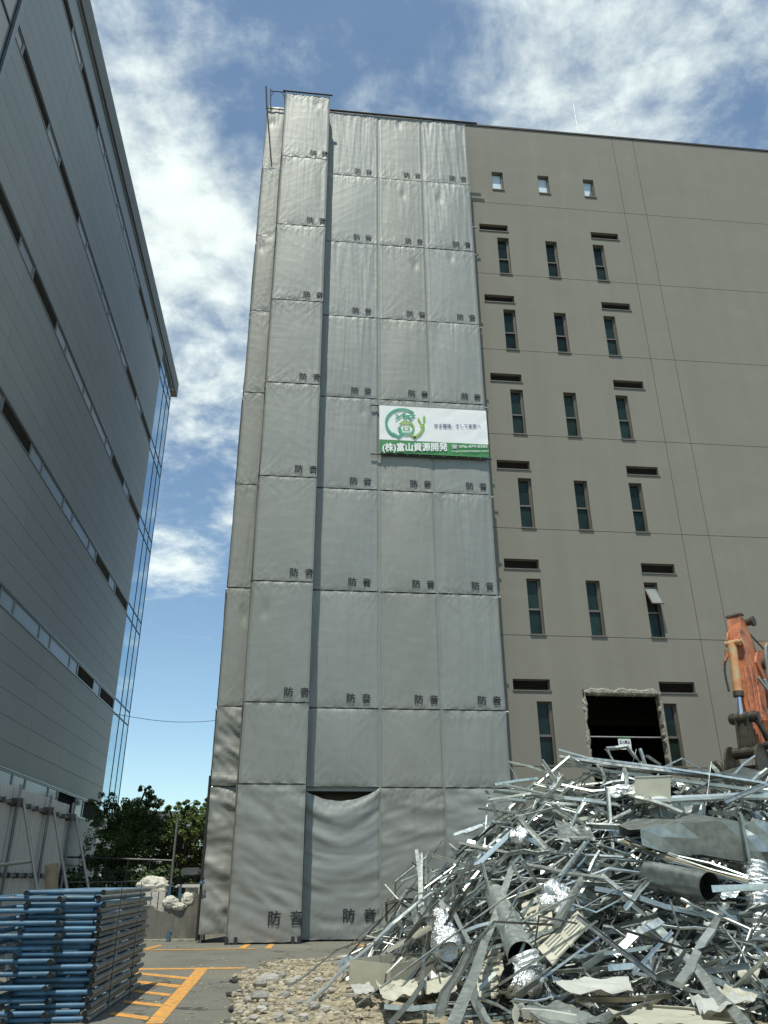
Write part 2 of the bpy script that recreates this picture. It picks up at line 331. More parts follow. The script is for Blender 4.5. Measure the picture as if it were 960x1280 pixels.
def place_text(body, size, p, mat, parent, bold=.012, dispf=None, width=None, space=1.0):
    """upright lettering that reads towards -Y, lower left corner at p"""
    me = text_mesh(body, size, bold, space); off = root_loc(parent); sx = 1.0
    xs = [v.co.x for v in me.vertices]
    if width and xs: sx = width/(max(xs)-min(xs))
    x0 = min(xs) if xs else 0
    for v in me.vertices:
        x, z = p[0]+(v.co.x-x0)*sx, p[2]+v.co.y
        v.co = Vector((x, (dispf(x, z)-.012) if dispf else p[1]-v.co.z, z)) - off
    me.materials.clear(); me.materials.append(M[mat])
    o = bpy.data.objects.new('lettering', me); C.objects.link(o); o.parent = parent; return o

# ------------------------------------------------------------------ ground
g = MB(); g.add([(-400,-60,0),(400,-60,0),(400,700,0),(-400,700,0)], [(0,1,2,3)])
g.build('ground', 'asphalt', kind='structure')
def marking(quads, name='road_marking'):
    b = MB()
    for q in quads:
        p = [onz(x, y) + Vector((0,0,.004)) for x, y in q]; b.add(p, [(0,1,2,3)])
    o = b.build(name, 'orange_paint', kind='structure'); return o
z6 = lambda a, b: (a/3, 1080+b/3)
z7 = lambda a, b: (230+a/2.2326, 860+b/2.2326)
for q in ([z6(735,394), z6(780,394), z6(607,600), z6(545,600)],
          [z6(520,392), z6(920,388), z6(920,393), z6(520,398)],
          [z6(500,405), z6(705,425), z6(700,434), z6(490,412)], [z6(490,435), z6(678,455), z6(665,465), z6(480,443)],
          [z6(480,470), z6(643,488), z6(636,497), z6(470,478)], [z6(470,512), z6(612,527), z6(602,537), z6(455,520)],
          [z6(420,555), z6(560,574), z6(552,587), z6(405,566)],
          [z6(540,318), z6(600,303), z6(608,306), z6(552,321)],
          [z7(150,726), z7(176,713), z7(190,714), z7(170,727)], [z7(224,727), z7(240,713), z7(253,714), z7(243,727)],
          [z7(466,711), z7(478,710), z7(506,720), z7(496,722)], [z7(534,711), z7(546,710), z7(582,722), z7(570,724)]):
    marking([q])
p = MB(); p.add([onz(*z6(500,323))+Vector((0,0,.008)), onz(*z6(960,318))+Vector((0,0,.008)), onz(*z6(960,320))+Vector((0,0,.008)), onz(*z6(500,326))+Vector((0,0,.008))], [(0,1,2,3)])
p.build('road_marking', 'orange_paint', kind='structure')

# broken-out bed of gravel
edge = [(288,1290),(293,1262),(289,1247),(302,1240),(298,1228),(288,1222),(306,1219),(322,1213),(332,1208),(360,1204),(430,1203),(520,1198)]
bed = [onz(*e) for e in edge]
poly = bed + [Vector((9, 17.8, 0)), Vector((12, 14, 0)), Vector((10, 7, 0)), Vector((-.6, 7, 0))]
cen = Vector((2.4, 12.4, 0)); b = MB(); nr = 10; ring = []
fine = []
for i in range(len(poly)):
    a, c = poly[i], poly[(i+1)%len(poly)]; k = max(1, int((c-a).length/.3))
    for j in range(k):
        q = a.lerp(c, j/k); q = q + Vector((vnoise(q.x*3, q.y*3), vnoise(q.x*3+9, q.y*3), 0))*.12; fine.append(q)
vs = []
for r_ in range(nr+1):
    for q in fine:
        w = cen.lerp(q, r_/nr) if r_ < nr else q
        vs.append(Vector((w.x, w.y, .006 if r_ == nr else .045+.05*vnoise(w.x*2, w.y*2)+.03*vnoise(w.x*6, w.y*6))))
n_ = len(fine)
b.add(vs, [(r_*n_+k, r_*n_+(k+1)%n_, (r_+1)*n_+(k+1)%n_, (r_+1)*n_+k) for r_ in range(nr) for k in range(n_)])
b.build('gravel_bed', 'dirt', kind='structure', smooth=True)
def pebble(mb, c, r, seed, n=6):
    rr = random.Random(seed); a0 = rr.random()*6; sx, sz = rr.uniform(.7, 1.3), rr.uniform(.45, .8); vs = []
    for k, (zz, q) in enumerate(((-.6,.85),(0.0,1.0),(.5,.86),(.85,.5))):
        for j in range(n):
            a = a0 + 2*math.pi*j/n; d = r*q*rr.uniform(.8, 1.15); vs.append((c[0]+math.cos(a)*d*sx, c[1]+math.sin(a)*d, c[2]+zz*r*sz))
    fs = [tuple(range(3*n, 4*n))]
    for k in range(3):
        for j in range(n): fs.append((k*n+j, k*n+(j+1)%n, (k+1)*n+(j+1)%n, (k+1)*n+j))
    mb.add(vs, fs)
rg = random.Random(4)
def inbed(x, y):
    ins = False
    for i in range(len(poly)):
        a, c = poly[i], poly[(i+1)%len(poly)]
        if (a.y > y) != (c.y > y) and x < (c.x-a.x)*(y-a.y)/(c.y-a.y)+a.x: ins = not ins
    return ins
st = MB()
for i in range(9000):
    x, y = rg.uniform(-1.1, 3.2), rg.uniform(8.5, 17)
    if inbed(x, y): pebble(st, (x, y, .05+.05*vnoise(x*2, y*2)), rg.choice((.008, .009, .011, .012, .014, .018, .022, .034, .05)), i, 5)
for i in range(260):                       # strays on the asphalt
    x, y = rg.gauss(-.9, .8), rg.uniform(10, 18)
    if not inbed(x, y): pebble(st, (x, y, .006), rg.choice((.008, .012, .018)), i, 5)
tag(st.build('gravel', 'stone', kind='stuff'), 'pale loose gravel and sand where the asphalt is broken out', 'gravel')
rocks = [(352,1221,.11),(372,1226,.12),(362,1230,.13),(345,1219,.09),(336,1227,.2),(325,1232,.16),(325,1249,.14),(309,1252,.09),(327,1264,.09),(349,1275,.10),(393,1261,.12),(407,1264,.08),(398,1227,.1),(378,1238,.09),
         (330,1259,.07),(372,1255,.08),(355,1246,.09),(404,1249,.08),(380,1275,.09),(318,1275,.08),(340,1238,.08),(362,1266,.07),(415,1240,.07),(387,1245,.06),(300,1268,.07),(365,1212,.06),(320,1222,.07)]
for i, (x, y, r_) in enumerate(rocks):
    c = onz(x, y, .06); mb = MB(); pebble(mb, (c.x, c.y, .07+r_*.15), r_*.68, 900+i, 8)
    tag(mb.build('rock', 'stone_thing', origin=(c.x, c.y, .0)), 'rounded river stone lying in the broken-out gravel bed', 'stone', 'stones in the gravel bed')
for i, (x, y, r_) in enumerate(((296,1240,.2),(303,1237,.15),(297,1223,.16),(316,1219,.16),(293,1258,.13),(291,1272,.13),(330,1234,.14),(346,1206,.09),(322,1216,.12),(337,1212,.1))):
    c = onz(x, y, .04); mb = MB(); rr = random.Random(i); k = 7
    pl = [Vector((c.x+math.cos(6.28*j/k)*r_*rr.uniform(.5,1.1), c.y+math.sin(6.28*j/k)*r_*rr.uniform(.4,1.9), -.012+rr.uniform(0,.035))) for j in range(k)]
    mb.prism(pl, (0,0,.022))
    tag(mb.build('asphalt_chunk', 'asphalt_edge' if i%2==0 else 'asphalt', origin=(c.x, c.y, 0)), 'broken slab of dark asphalt on the jagged edge of the gravel bed', 'asphalt', 'broken asphalt pieces')

# ------------------------------------------------------------------ concrete building
WY = 23.4
cb = thing('concrete_building', 'tall beige concrete building with narrow slot windows, partly wrapped in grey sheets', 'building', (12, WY, 0))
ZB = [0, 4.35, 8.28, 11.93, 15.53, 19.15, 22.74, 26.48, 30.9]
XB = [-1.2, 12.63, 13.58, 24.0, 32.0]
holes = [(8.55, 11.02, 2.9, 4.35), (8.55, 11.02, 4.35, 6.62)]
WX = [(7.09, 7.56), (9.06, 9.53), (11.02, 11.48)]
VX = [(6.40, 7.56), (11.02, 12.17)]
wins = []; vents = []
for k in range(1, 7):
    z = ZB[k]
    for i, (a, c) in enumerate(WX):
        if k == 1 and i == 1: continue
        wins.append((a, z+.03, i, k)); holes.append((a if not (k == 1 and i == 2) else 11.06, c, z+.03, z+1.89))
    for a, c in VX: vents.append((a, z+2.21)); holes.append((a, c, z+2.21, z+2.56))
    # the vents of each storey sit above its windows, just under the next joint
for a, c in WX: holes.append((a, c, 27.24, 28.25))
def wall_panel(x0, x1, z0, z1):
    gp = .018
    x0 += gp/2; x1 -= gp/2; z0 += gp/2; z1 -= gp/2
    hs = [(max(a,x0), min(c,x1), max(d,z0), min(e,z1)) for a, c, d, e in holes if a < x1 and c > x0 and d < z1 and e > z0]
    xs = sorted({x0, x1, *[h[0] for h in hs], *[h[1] for h in hs]}); zs = sorted({z0, z1, *[h[2] for h in hs], *[h[3] for h in hs]})
    def solid(i, j):
        if not (0 <= i < len(xs)-1 and 0 <= j < len(zs)-1): return False
        cx, cz = (xs[i]+xs[i+1])/2, (zs[j]+zs[j+1])/2
        return not any(h[0] < cx < h[1] and h[2] < cz < h[3] for h in hs)
    b = MB(); T = .24; yf, yb = WY, WY+T
    for i in range(len(xs)-1):
        for j in range(len(zs)-1):
            if not solid(i, j): continue
            a, c, d, e = xs[i], xs[i+1], zs[j], zs[j+1]
            b.add([(a,yf,d),(c,yf,d),(c,yf,e),(a,yf,e)], [(0,1,2,3)])
            if not solid(i-1,j): b.add([(a,yf,d),(a,yf,e),(a,yb,e),(a,yb,d)], [(0,1,2,3)])
            if not solid(i+1,j): b.add([(c,yf,d),(c,yb,d),(c,yb,e),(c,yf,e)], [(0,1,2,3)])
            if not solid(i,j-1): b.add([(a,yf,d),(a,yb,d),(c,yb,d),(c,yf,d)], [(0,1,2,3)])
            if not solid(i,j+1): b.add([(a,yf,e),(c,yf,e),(c,yb,e),(a,yb,e)], [(0,1,2,3)])
    b.build('wall_panel', 'wall', cb)
for j in range(len(ZB)-1):
    for i in range(len(XB)-1): wall_panel(XB[i], XB[i+1], ZB[j], ZB[j+1])
b = MB(); yb = WY+.03
for (a, c, d, e) in holes: pass
# joint sealant seen at the bottom of the grooves
for z in ZB[1:-1]: b.box(-1.2, 32, WY+.012, WY+.05, z-.0085, z+.0085)
b.build('joint_seal', 'wall_back', cb)
b = MB()
for x in XB[1:-1]: b.box(x-.0085, x+.0085, WY+.012, WY+.05, 0, 30.9)
b.build('joint_seal', 'wall_back', cb)
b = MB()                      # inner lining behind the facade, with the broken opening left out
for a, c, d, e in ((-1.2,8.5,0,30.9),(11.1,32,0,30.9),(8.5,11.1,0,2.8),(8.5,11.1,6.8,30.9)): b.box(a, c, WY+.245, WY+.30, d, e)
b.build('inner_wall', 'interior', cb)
b = MB()
b.box(-1.2, -.95, WY+.30, 42, 0, 30.9).box(31.75, 32, WY+.30, 42, 0, 30.9).box(-.95, 31.75, 41.75, 42, 0, 30.9)
b.build('side_wall', 'wall', cb)
MB().box(-.95, 31.75, WY+.30, 41.75, 30.5, 30.75).build('roof', 'concrete', cb)
MB().box(-1.25, 32.05, WY-.04, WY+.32, 30.903, 30.985).build('coping', 'coping', cb)
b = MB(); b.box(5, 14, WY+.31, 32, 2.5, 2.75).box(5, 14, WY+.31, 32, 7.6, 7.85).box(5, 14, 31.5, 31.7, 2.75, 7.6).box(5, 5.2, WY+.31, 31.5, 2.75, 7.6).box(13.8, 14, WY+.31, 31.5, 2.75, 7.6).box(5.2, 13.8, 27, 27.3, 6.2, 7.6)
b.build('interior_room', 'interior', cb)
L = Vector((12, WY, 0))
def make_window(h, mid, pane_mat):
    w = .465; f = MB(); t = .035; y0, y1 = .16, .215
    f.box(.003, t, y0, y1, 0, h).box(w-t-.02, w-.003, y0-.06, y1, 0, h).box(t, w-t-.02, y0, y1, 0, t).box(t, w-t-.02, y0, y1, h-t, h)
    if mid: f.box(t, w-t-.02, y0-.03, y1, mid-.025, mid+.025)
    o = f.build('window', 'bronze', cb, local=True)
    s = MB(); s.box(-.02, w+.03, -.04, y0-.002, -.035, .012); s.build('sill', 'bronze', o, local=True)
    for a, c in (((0, mid), (mid, h)) if mid else ((0, h),)):
        MB().box(t, w-t-.02, .185, .2, a+.02, c-.02).build('pane', pane_mat, o, local=True)
    if mid:
        q = MB(); a, c = mid+.025, h-t; q.box(t, t+.022, .165, .184, a, c).box(w-t-.045, w-t-.02, .13, .184, a, c).box(t, w-t-.02, .165, .184, a, a+.025); q.build('sash', 'bronze', o, local=True)
    return o
w0 = make_window(1.86, .86, 'dark_glass')
def put(o, x, z): o.location = Vector((x, WY, z)) - L
for n_, (x, z, i, k) in enumerate(wins):
    if (i, k) == (2, 2):
        wo = MB(); w, h, t, mid = .465, 1.86, .035, .86
        wo.box(.003, t, .16, .215, 0, h).box(w-t-.02, w-.003, .10, .215, 0, h).box(t, w-t-.02, .16, .215, 0, t).box(t, w-t-.02, .16, .215, h-t, h).box(t, w-t-.02, .13, .215, mid-.025, mid+.025)
        wo = wo.build('window', 'bronze', cb, local=True); wo['label'] = 'slot window with its upper light swung out'
        MB().box(-.02, w+.03, -.04, .158, -.035, .012).build('sill', 'bronze', wo, local=True)
        MB().box(t, w-t-.02, .185, .2, .02, mid-.02).build('pane', 'dark_glass', wo, local=True)
        a = R(33); c0 = Vector((w/2, .14, h-.12)); dz = Vector((0, -math.sin(a), -math.cos(a))); n3 = Vector((0, -math.cos(a), math.sin(a)))
        c1 = c0 + dz*.42
        MB().obox(c1, (.17,0,0), n3*.006, dz*.40).build('pane', 'sky_glass_tilt' if False else 'office_glass', wo, local=True)
        q = MB()
        for sx in (-1, 1): q.obox(c1+Vector((sx*.185,0,0)), (.017,0,0), n3*.02, dz*.43)
        for sz in (-1, 1): q.obox(c1+dz*sz*.413, (.167,0,0), n3*.02, dz*.017)
        q.build('sash', 'bronze', wo, local=True); put(wo, x, z); continue
    o = w0 if n_ == 0 else inst(w0, cb)
    put(o, x, z)
t0 = make_window(1.01, None, 'sky_glass'); put(t0, WX[0][0], 27.24)
for a, c in WX[1:]: put(inst(t0, cb), a, 27.24)
q = MB(); q.prism([(WX[2][0]+.2, WY+.17, 27.29), (WX[2][1]-.06, WY+.17, 27.29), (WX[2][1]-.06, WY+.17, 27.95)], (0,.012,0)); q.build('torn_film', 'bronze', cb)
f = MB(); f.box(0,1.155,.10,.16,0,.03).box(0,1.155,.10,.16,.32,.35).box(0,.03,.10,.16,.03,.32).box(1.125,1.155,.10,.16,.03,.32).box(.03,1.125,.17,.2,.03,.32).box(-.02,1.19,-.03,.098,-.03,.012)
v0 = f.build('vent', 'bronze', cb, local=True); bl = MB()
for k in range(6): bl.obox((.578,.13,.06+k*.046), (.545,0,0), (0,.03,.018), (0,-.002,.004))
bl.build('blades', 'louvre', v0, kind='stuff', local=True)
for i, (x, z) in enumerate(vents): put(v0 if i == 0 else inst(v0, cb), x, z)

# ragged lip round the opening broken through the wall
def lip():
    pts = []
    x0, x1, zt = 8.63, 10.97, 6.50
    for k in range(46): pts.append((x0-.05*(1-k/45), 2.9+(zt-2.9)*k/45, -1, 0))
    for k in range(1, 46): pts.append((x0+(x1-x0)*k/45, zt, 0, 1))
    for k in range(1, 46): pts.append((x1+.05*k/45, zt-(zt-2.9)*k/45, 1, 0))
    b = MB(); vs = []; n = len(pts)
    for i, (x, z, dx, dz) in enumerate(pts):
        corner = 1 if i in range(43, 48) or i in range(88, 93) else 0
        a = vnoise(i*.9, 3)*.06 + vnoise(i*.25, 8)*.05 + .045*vnoise(i*2.7, 41); o = (.07+.10*abs(vnoise(i*.16, 20)) + .06*vnoise(i*.7, 30)) if dx <= 0 else .02+.015*vnoise(i, 1)
        if dz: o = .15 + .11*vnoise(i*.17, 22) + .04*vnoise(i*.8, 5)
        ux, uz = (dx, dz)
        if corner: ux, uz = (-.6 if i < 60 else .5, .7)
        vs += [(x+ux*o, WY-.002, z+uz*o), (x+ux*(o-.03), WY-.03-.02*abs(vnoise(i*.5, 2)), z+uz*(o-.03)), (x+ux*(.03+a*.3), WY-.028-.025*abs(vnoise(i*.8, 12)), z+uz*(.03+a*.3)),
               (x-ux*(.02-a), WY+.02, z-uz*(.02-a)), (x-ux*(.03-a*.8)+.02*vnoise(i,7), WY+.14, z-uz*(.03-a*.8)), (x-ux*.01, WY+.29, z-uz*.01)]
    fs = [(i*6+j, (i+1)*6+j, (i+1)*6+j+1, i*6+j+1) for i in range(n-1) for j in range(5)]
    b.add(vs, fs); return b
lip().build('broken_edge', 'raw_concrete', cb)
b = MB(); b.tube((8.4, WY+.34, 5.27), (11.3, WY+.34, 5.27), .024, 8); tag(b.build('guard_pipe', 'pipe', origin=(9.8, WY+.34, 5.27)), 'horizontal steel pipe across the hole broken in the wall', 'pipe')
nb = thing('notice_board', 'small white notice with a green strip hanging in the broken opening', 'sign', (9.75, WY+.29, 5.0))
MB().box(9.60, 9.99, WY+.28, WY+.288, 4.90, 5.20).build('board', 'white_print', nb)
MB().box(9.60, 9.99, WY+.28, WY+.288, 5.203, 5.245).build('green_strip', 'banner_green', nb)
place_text('立入禁止', .105, (9.63, WY+.276, 5.08), 'black_print', nb, .03, width=.33)
b = MB(); b.tube((11.62, 24.4, 30.75), (11.60, 24.4, 34.2), .03, 8, r1=.012); b.tube((11.62, 24.4, 30.75), (11.62, 24.4, 31.3), .06, 8)
tag(b.build('lightning_rod', 'pipe', origin=(11.62, 24.4, 30.75)), 'thin lightning rod standing on the roof edge', 'rod')

# ------------------------------------------------------------------ wrapped scaffold
sc = thing('wrapped_scaffold', 'tall scaffold wrapped in grey soundproof sheets in front of the beige building', 'scaffold', (1.8, 22.9, 0))
ROWS = [29.58, 26.12, 22.73, 19.33, 15.96, 12.56, 9.17, 5.72, 3.63, .02]
def sheet_disp(x0, x1, z0, z1, Y, seed, style):
    w, h = x1-x0, z1-z0
    rs = random.Random(seed); A = rs.uniform(.5, 1.2); ph = rs.uniform(0, 9); vw = rs.choice((.3, .6, 1.0, 1.4)); bil = rs.uniform(.015, .07)
    cnt = max(2, round(w/.45)); dent = [(rs.uniform(.2,.8), rs.uniform(.1,.3)) for _ in range(rs.choice((0,0,1)))]
    ang = rs.uniform(-.6, .6)
    def rid(v): return (1-abs(v)*2.2)
    def f(x, z):
        u, v = (x-x0)/w, (z-z0)/h
        e = math.sin(math.pi*min(max(u,0),1)); d = bil*e*math.sin(math.pi*min(max(v,0),1))**.6
        td, bd = (1-v)*h, v*h
        xe = (round(u*cnt)/cnt)*w
        for dist, k in ((td, 1.0), (bd, .9)):    # pleats fanning out from each tied eyelet
            dx = u*w-xe; r = math.hypot(dx, dist); th = math.atan2(dist+.001, dx)
            d += .030*k*A*(abs(math.sin(th*4.5+ph))-.5)*math.exp(-r/.24)*min(1, r/.05) - .012*math.exp(-r/.05)
            d += .013*k*A*rid(vnoise(x*9+ph, dist*.35+seed))*math.exp(-dist/.45)
        fade = math.exp(-td/1.5) + .25
        d += .014*vw*fade*rid(vnoise(x*3.4+ph, z*.30+seed)) + .006*vw*rid(vnoise(x*8+ph, z*.5))
        q = x*math.cos(ang)+z*math.sin(ang); r_ = -x*math.sin(ang)+z*math.cos(ang)
        d += .007*max(0, rid(vnoise(q*.6+seed, r_*2.8+ph))-.62) + .004*max(0, rid(vnoise(r_*1.1+seed, q*4.5+ph))-.6)
        for sx in (0, 1):                        # pulls from the tied corners
            for dist in (td, bd):
                rr = math.hypot((u-sx)*w, dist); th = math.atan2(dist+.001, abs(u-sx)*w+.001)
                d += .016*math.exp(-rr/.5)*rid(vnoise(th*5+ph, 3.3))
        ed = min(u, 1-u)*w
        d -= .018*math.exp(-ed/.03); d += .010*math.exp(-((ed-.08)/.025)**2)
        for du, dv in dent: d -= .03*math.exp(-(((u-du)*w/.10)**2 + ((v-1+dv)*h/.25)**2)) ; 
        if style == 'sag':                       # loose lower sheet: swags between the ties
            cu = .28*(1-(2*u-1)**2)
            d += .032*math.sin((z+cu)*7.5+ph+vnoise(x*1.2, z*.8)*2.2)*math.exp(-(td-cu)/1.6) + .020*vnoise(x*.9+ph, (z+cu)*5) + .016*rid(vnoise(x*.8+ph, (z+cu)*3.2)) + .008*rid(vnoise(x*1.2+ph, (z+cu)*8))
        if style == 'low':
            sl = z + (u-.2)*.5*rs_s
            d += .018*vnoise(x*.7+ph, sl*2.6) + .010*vnoise(x*1.1+ph, sl*6) + .022*rid(vnoise(x*.55+ph, sl*1.7+x*.5)) + .012*rid(vnoise(x*1.5+ph, sl*4.5)) + .006*rid(vnoise(x*1.6, z*1.2+seed))
        if style == 'bunch': d += .060*rid(vnoise(x*.9+ph, z*1.5+x*.8)) + .028*rid(vnoise(x*1.7+ph, z*3.6+x*2)) + .012*vnoise(x*3, z*9)
        return Y - d
    rs_s = rs.choice((-1, 1, .4)); return f
def sheet(x0, x1, z0, z1, Y, seed, mat, style='', nx=None, sag=0.0, text=None, axis='x'):
    nx = nx or max(8, int((x1-x0)/.036)); nz = max(14, int((z1-z0)/.06)); f = sheet_disp(x0, x1, z0, z1, Y, seed, style); b = MB(); vs = []
    for j in range(nz+1):
        v = j/nz; v = .5-.5*math.cos(math.pi*v)*(.35) - (.5-.35*.5) + (v-.5)*.65 + .5-.0 if False else v
        for i in range(nx+1):
            u = i/nx; x = x0+(x1-x0)*u; z = z0+(z1-z0)*v
            zz = z - sag*(1-(2*u-1)**2)*max(0, 1-(1-v)*(z1-z0)/1.8)
            zz += .012*abs(math.sin(math.pi*u*max(2, round((x1-x0)/.45))))*(1 if v < .02 else (-1 if v > .98 else 0))
            y = f(x, z); vs.append((x, y, zz) if axis == 'x' else (y, x, zz))
    fs = [(j*(nx+1)+i, j*(nx+1)+i+1, (j+1)*(nx+1)+i+1, (j+1)*(nx+1)+i) for j in range(nz) for i in range(nx)]
    b.add(vs, fs); o = b.build('sheet', mat, sc, smooth=True)
    if text:
        u, dz, size = text; wd = x1-x0
        tx = x0+wd*u
        for ch, off in (('防', 0), ('音', size*1.62)):
            me = text_mesh(ch, size, .022); o2off = root_loc(o)
            for vv in me.vertices:
                X, Z = tx+off+vv.co.x, z0+dz+vv.co.y
                vv.co = Vector((X, f(X, Z)-.018-vv.co.z, Z)) - o2off
            me.materials.clear(); me.materials.append(M['black_print'])
            t_ = bpy.data.objects.new('lettering', me); C.objects.link(t_); t_.parent = o
    return o
COLS = [(-2.25, -1.40, 22.30, 'sheet_b'), (-1.50, .235, 21.63, 'sheet_a'), (.10, 2.215, 22.30, 'sheet_c'), (2.245, 3.965, 22.30, 'sheet_b'), (3.995, 5.83, 22.30, 'sheet_c')]
seed = 10
for ci, (x0, x1, Y, mt) in enumerate(COLS):
    for ri in range(9):
        seed += 1; z1, z0 = ROWS[ri]-.012, ROWS[ri+1]+.012
        txt = (.555 if ci != 1 else .60, .17, .27)
        if ci == 0 or ri == 7 or (ri == 8 and ci in (3, 4)): txt = None
        if ri == 8 and ci == 1: txt = (.53, .40, .33)
        if ri == 8 and ci == 2: txt = (.55, .42, .33)
        style = ''; sag = 0
        if ri == 8: style = 'low'
        if ri == 8 and ci == 2: style = 'sag'; sag = .32
        if ri == 8 and ci == 0: z0 = .18; style = 'bunch'
        if ri == 7 and ci == 0: style = 'bunch'
        sheet(x0, x1, z0, z1, Y, seed, mt, style, sag=sag, text=txt)
for X, y0, y1, sgn in ((.25, 21.66, 22.28, 1), (-1.515, 21.66, 22.28, -1), (-2.27, 22.33, 23.38, -1)):
    for ri in range(9):
        seed += 1; sheet(y0, y1, ROWS[ri+1]+.012, ROWS[ri]-.012, X, seed, 'sheet_a', nx=8, axis='y')
pole = MB().tube((0,0,0), (0,0,29.55), .0243, 8).build('pole', 'pipe', sc, local=True)
pl = [(x, 22.40) for x in (-2.2, -1.42, .235, 2.23, 3.98, 5.80)] + [(x, 23.2) for x in (-2.2, 2.23, 3.98, 5.80)] + [(-1.45, 21.72), (.18, 21.72)]
for i, (x, y) in enumerate(pl):
    o = pole if i == 0 else inst(pole, sc)
    o.location = Vector((x, y, 0)) - sc.location
for z in ROWS[1:-1]:
    MB().tube((-2.3, 22.45, z), (5.95, 22.45, z), .0243, 6).build('ledger', 'pipe', sc)
    MB().box(-2.15, 5.78, 22.62, 23.12, z-.06, z-.02).build('deck', 'pipe', sc)
for ri in range(1, 9):                        # backing strip added behind each row seam: blocks the sky, gap shows dark
    MB().box(-1.46, .20, 21.68, 21.70, ROWS[ri]-.09, ROWS[ri]+.09).build('seam_backing', 'sheet_a', sc)
    MB().box(-2.2, 5.78, 22.375, 22.39, ROWS[ri]-.09, ROWS[ri]+.09).build('seam_backing', 'sheet_a', sc)
for x in (2.23, 3.98):                       # thin batten strips over the seams
    MB().box(x-.022, x+.022, 22.30, 22.33, .05, 29.5).build('seam_strip', 'sheet_a', sc)
tp = MB().tube((-1.62, 21.58, 29.66), (.33, 21.58, 29.64), .035, 8); tp.build('top_rail', 'dark_pipe', sc)
MB().tube((.22, 22.24, 29.63), (6.3, 22.24, 29.60), .045, 8).build('top_rail', 'dark_pipe', sc)
MB().box(5.0, 6.2, 22.3, 22.36, 29.66, 29.69).build('deck', 'dark_pipe', sc)
for a, c, r_ in (((332.6,108),(333.6,137),.035), ((334,137),(339,201),.03), ((338.3,111),(338.3,136),.022), ((355.5,112),(356,138),.022), ((338,113.8),(357,115.3),.022), ((334,135),(357,137.5),.022), ((338.5,121),(342.5,114.5),.012), ((355.5,121),(351.5,115),.012)):
    MB().tube(at(*a, 22.2), at(*c, 22.2), r_, 6).build('guard_rail', 'dark_pipe', sc)
for a, c in (((321,297),(342,300)),):
    pass
MB().tube((5.83, 22.9, 24.6), (6.2, 22.95, 24.6), .03, 8).build('ledger', 'pipe', sc)
for x in (-2.28,):
    MB().tube((x-.01, 22.26, .05), (x-.01, 22.26, 3.9), .03, 8).build('pole', 'dark_pipe', sc)
    MB().pipe([(-2.30, 22.2, 1.36), (-2.26, 22.12, 1.30), (-2.2, 22.1, 1.36), (-2.22, 22.12, 1.44)], .03, 6).build('clamp', 'blue_paint', sc)
for x in (-1.52, -1.3, .05, .2):
    MB().box(x-.04, x+.04, 21.55, 21.63, .0, .16).build('base_jack', 'dark_pipe', sc)

# banner hung on the scaffold
BY = 22.12
bA, bB, bC, bD = at(475.5, 506.5, BY), at(608, 513.5, BY), at(611, 572.8, BY), at(473, 564.5, BY)
bx0, bx1, bz0, bz1 = (bA.x+bD.x)/2, (bB.x+bC.x)/2, (bC.z+bD.z)/2, (bA.z+bB.z)/2
bw, bh = bx1-bx0, bz1-bz0
bn = thing('company_banner', 'white and green company banner hung on the grey sheeted scaffold', 'banner', (bx0, BY, bz0))
def bf(x, z): return BY + .006*vnoise(x*2.1, z*3) + .012*vnoise((x+z)*1.2, (x-z)*3.1)*((x-bx0)/bw)
def bsheet(u0, u1, v0, v1, mat, name, lift=0.0):
    b = MB(); nx, nz = 40, max(4, int(26*(v1-v0))); vs = []
    for j in range(nz+1):
        for i in range(nx+1):
            x, z = bx0+bw*(u0+(u1-u0)*i/nx), bz0+bh*(v0+(v1-v0)*j/nz); vs.append((x, bf(x, z)-lift, z))
    b.add(vs, [(j*(nx+1)+i, j*(nx+1)+i+1, (j+1)*(nx+1)+i+1, (j+1)*(nx+1)+i) for j in range(nz) for i in range(nx)]); return b.build(name, mat, bn, smooth=True)
bsheet(0, 1, .272, 1, 'banner_white', 'white_field'); bsheet(0, 1, 0, .27, 'banner_green', 'green_band')
def bp(u, v, lift=.008):          # u, v on the banner, v upward
    x, z = bx0+bw*u, bz0+bh*v; return Vector((x, BY-.02-lift, z))
asp = bw/bh
def arc(cu, cv, r0, r1, a0, a1, mat, n=40, taper=None):
    b = MB(); vs = []
    for i in range(n+1):
        a = R(a0+(a1-a0)*i/n)
        for r_ in (r0, r1): vs.append(bp(cu+r_*math.cos(a)/asp, cv+r_*math.sin(a)))
    b.add(vs, [(2*i, 2*i+1, 2*i+3, 2*i+2) for i in range(n)]); b.build('logo', mat, bn)
def stroke(pts, wd, mat):
    b = MB()
    for k, ((u0, v0), (u1, v1)) in enumerate(zip(pts, pts[1:])):
        a, c = bp(u0, v0, .008+.0015*(k+1)), bp(u1, v1, .008+.0015*(k+1)); d = (c-a).normalized(); n = Vector((-d.z, 0, d.x))*wd*bh/2; a = a-d*wd*bh*.35; c = c+d*wd*bh*.35
        b.add([a+n, a-n, c-n, c+n], [(0,1,2,3)])
    b.build('logo', mat, bn)
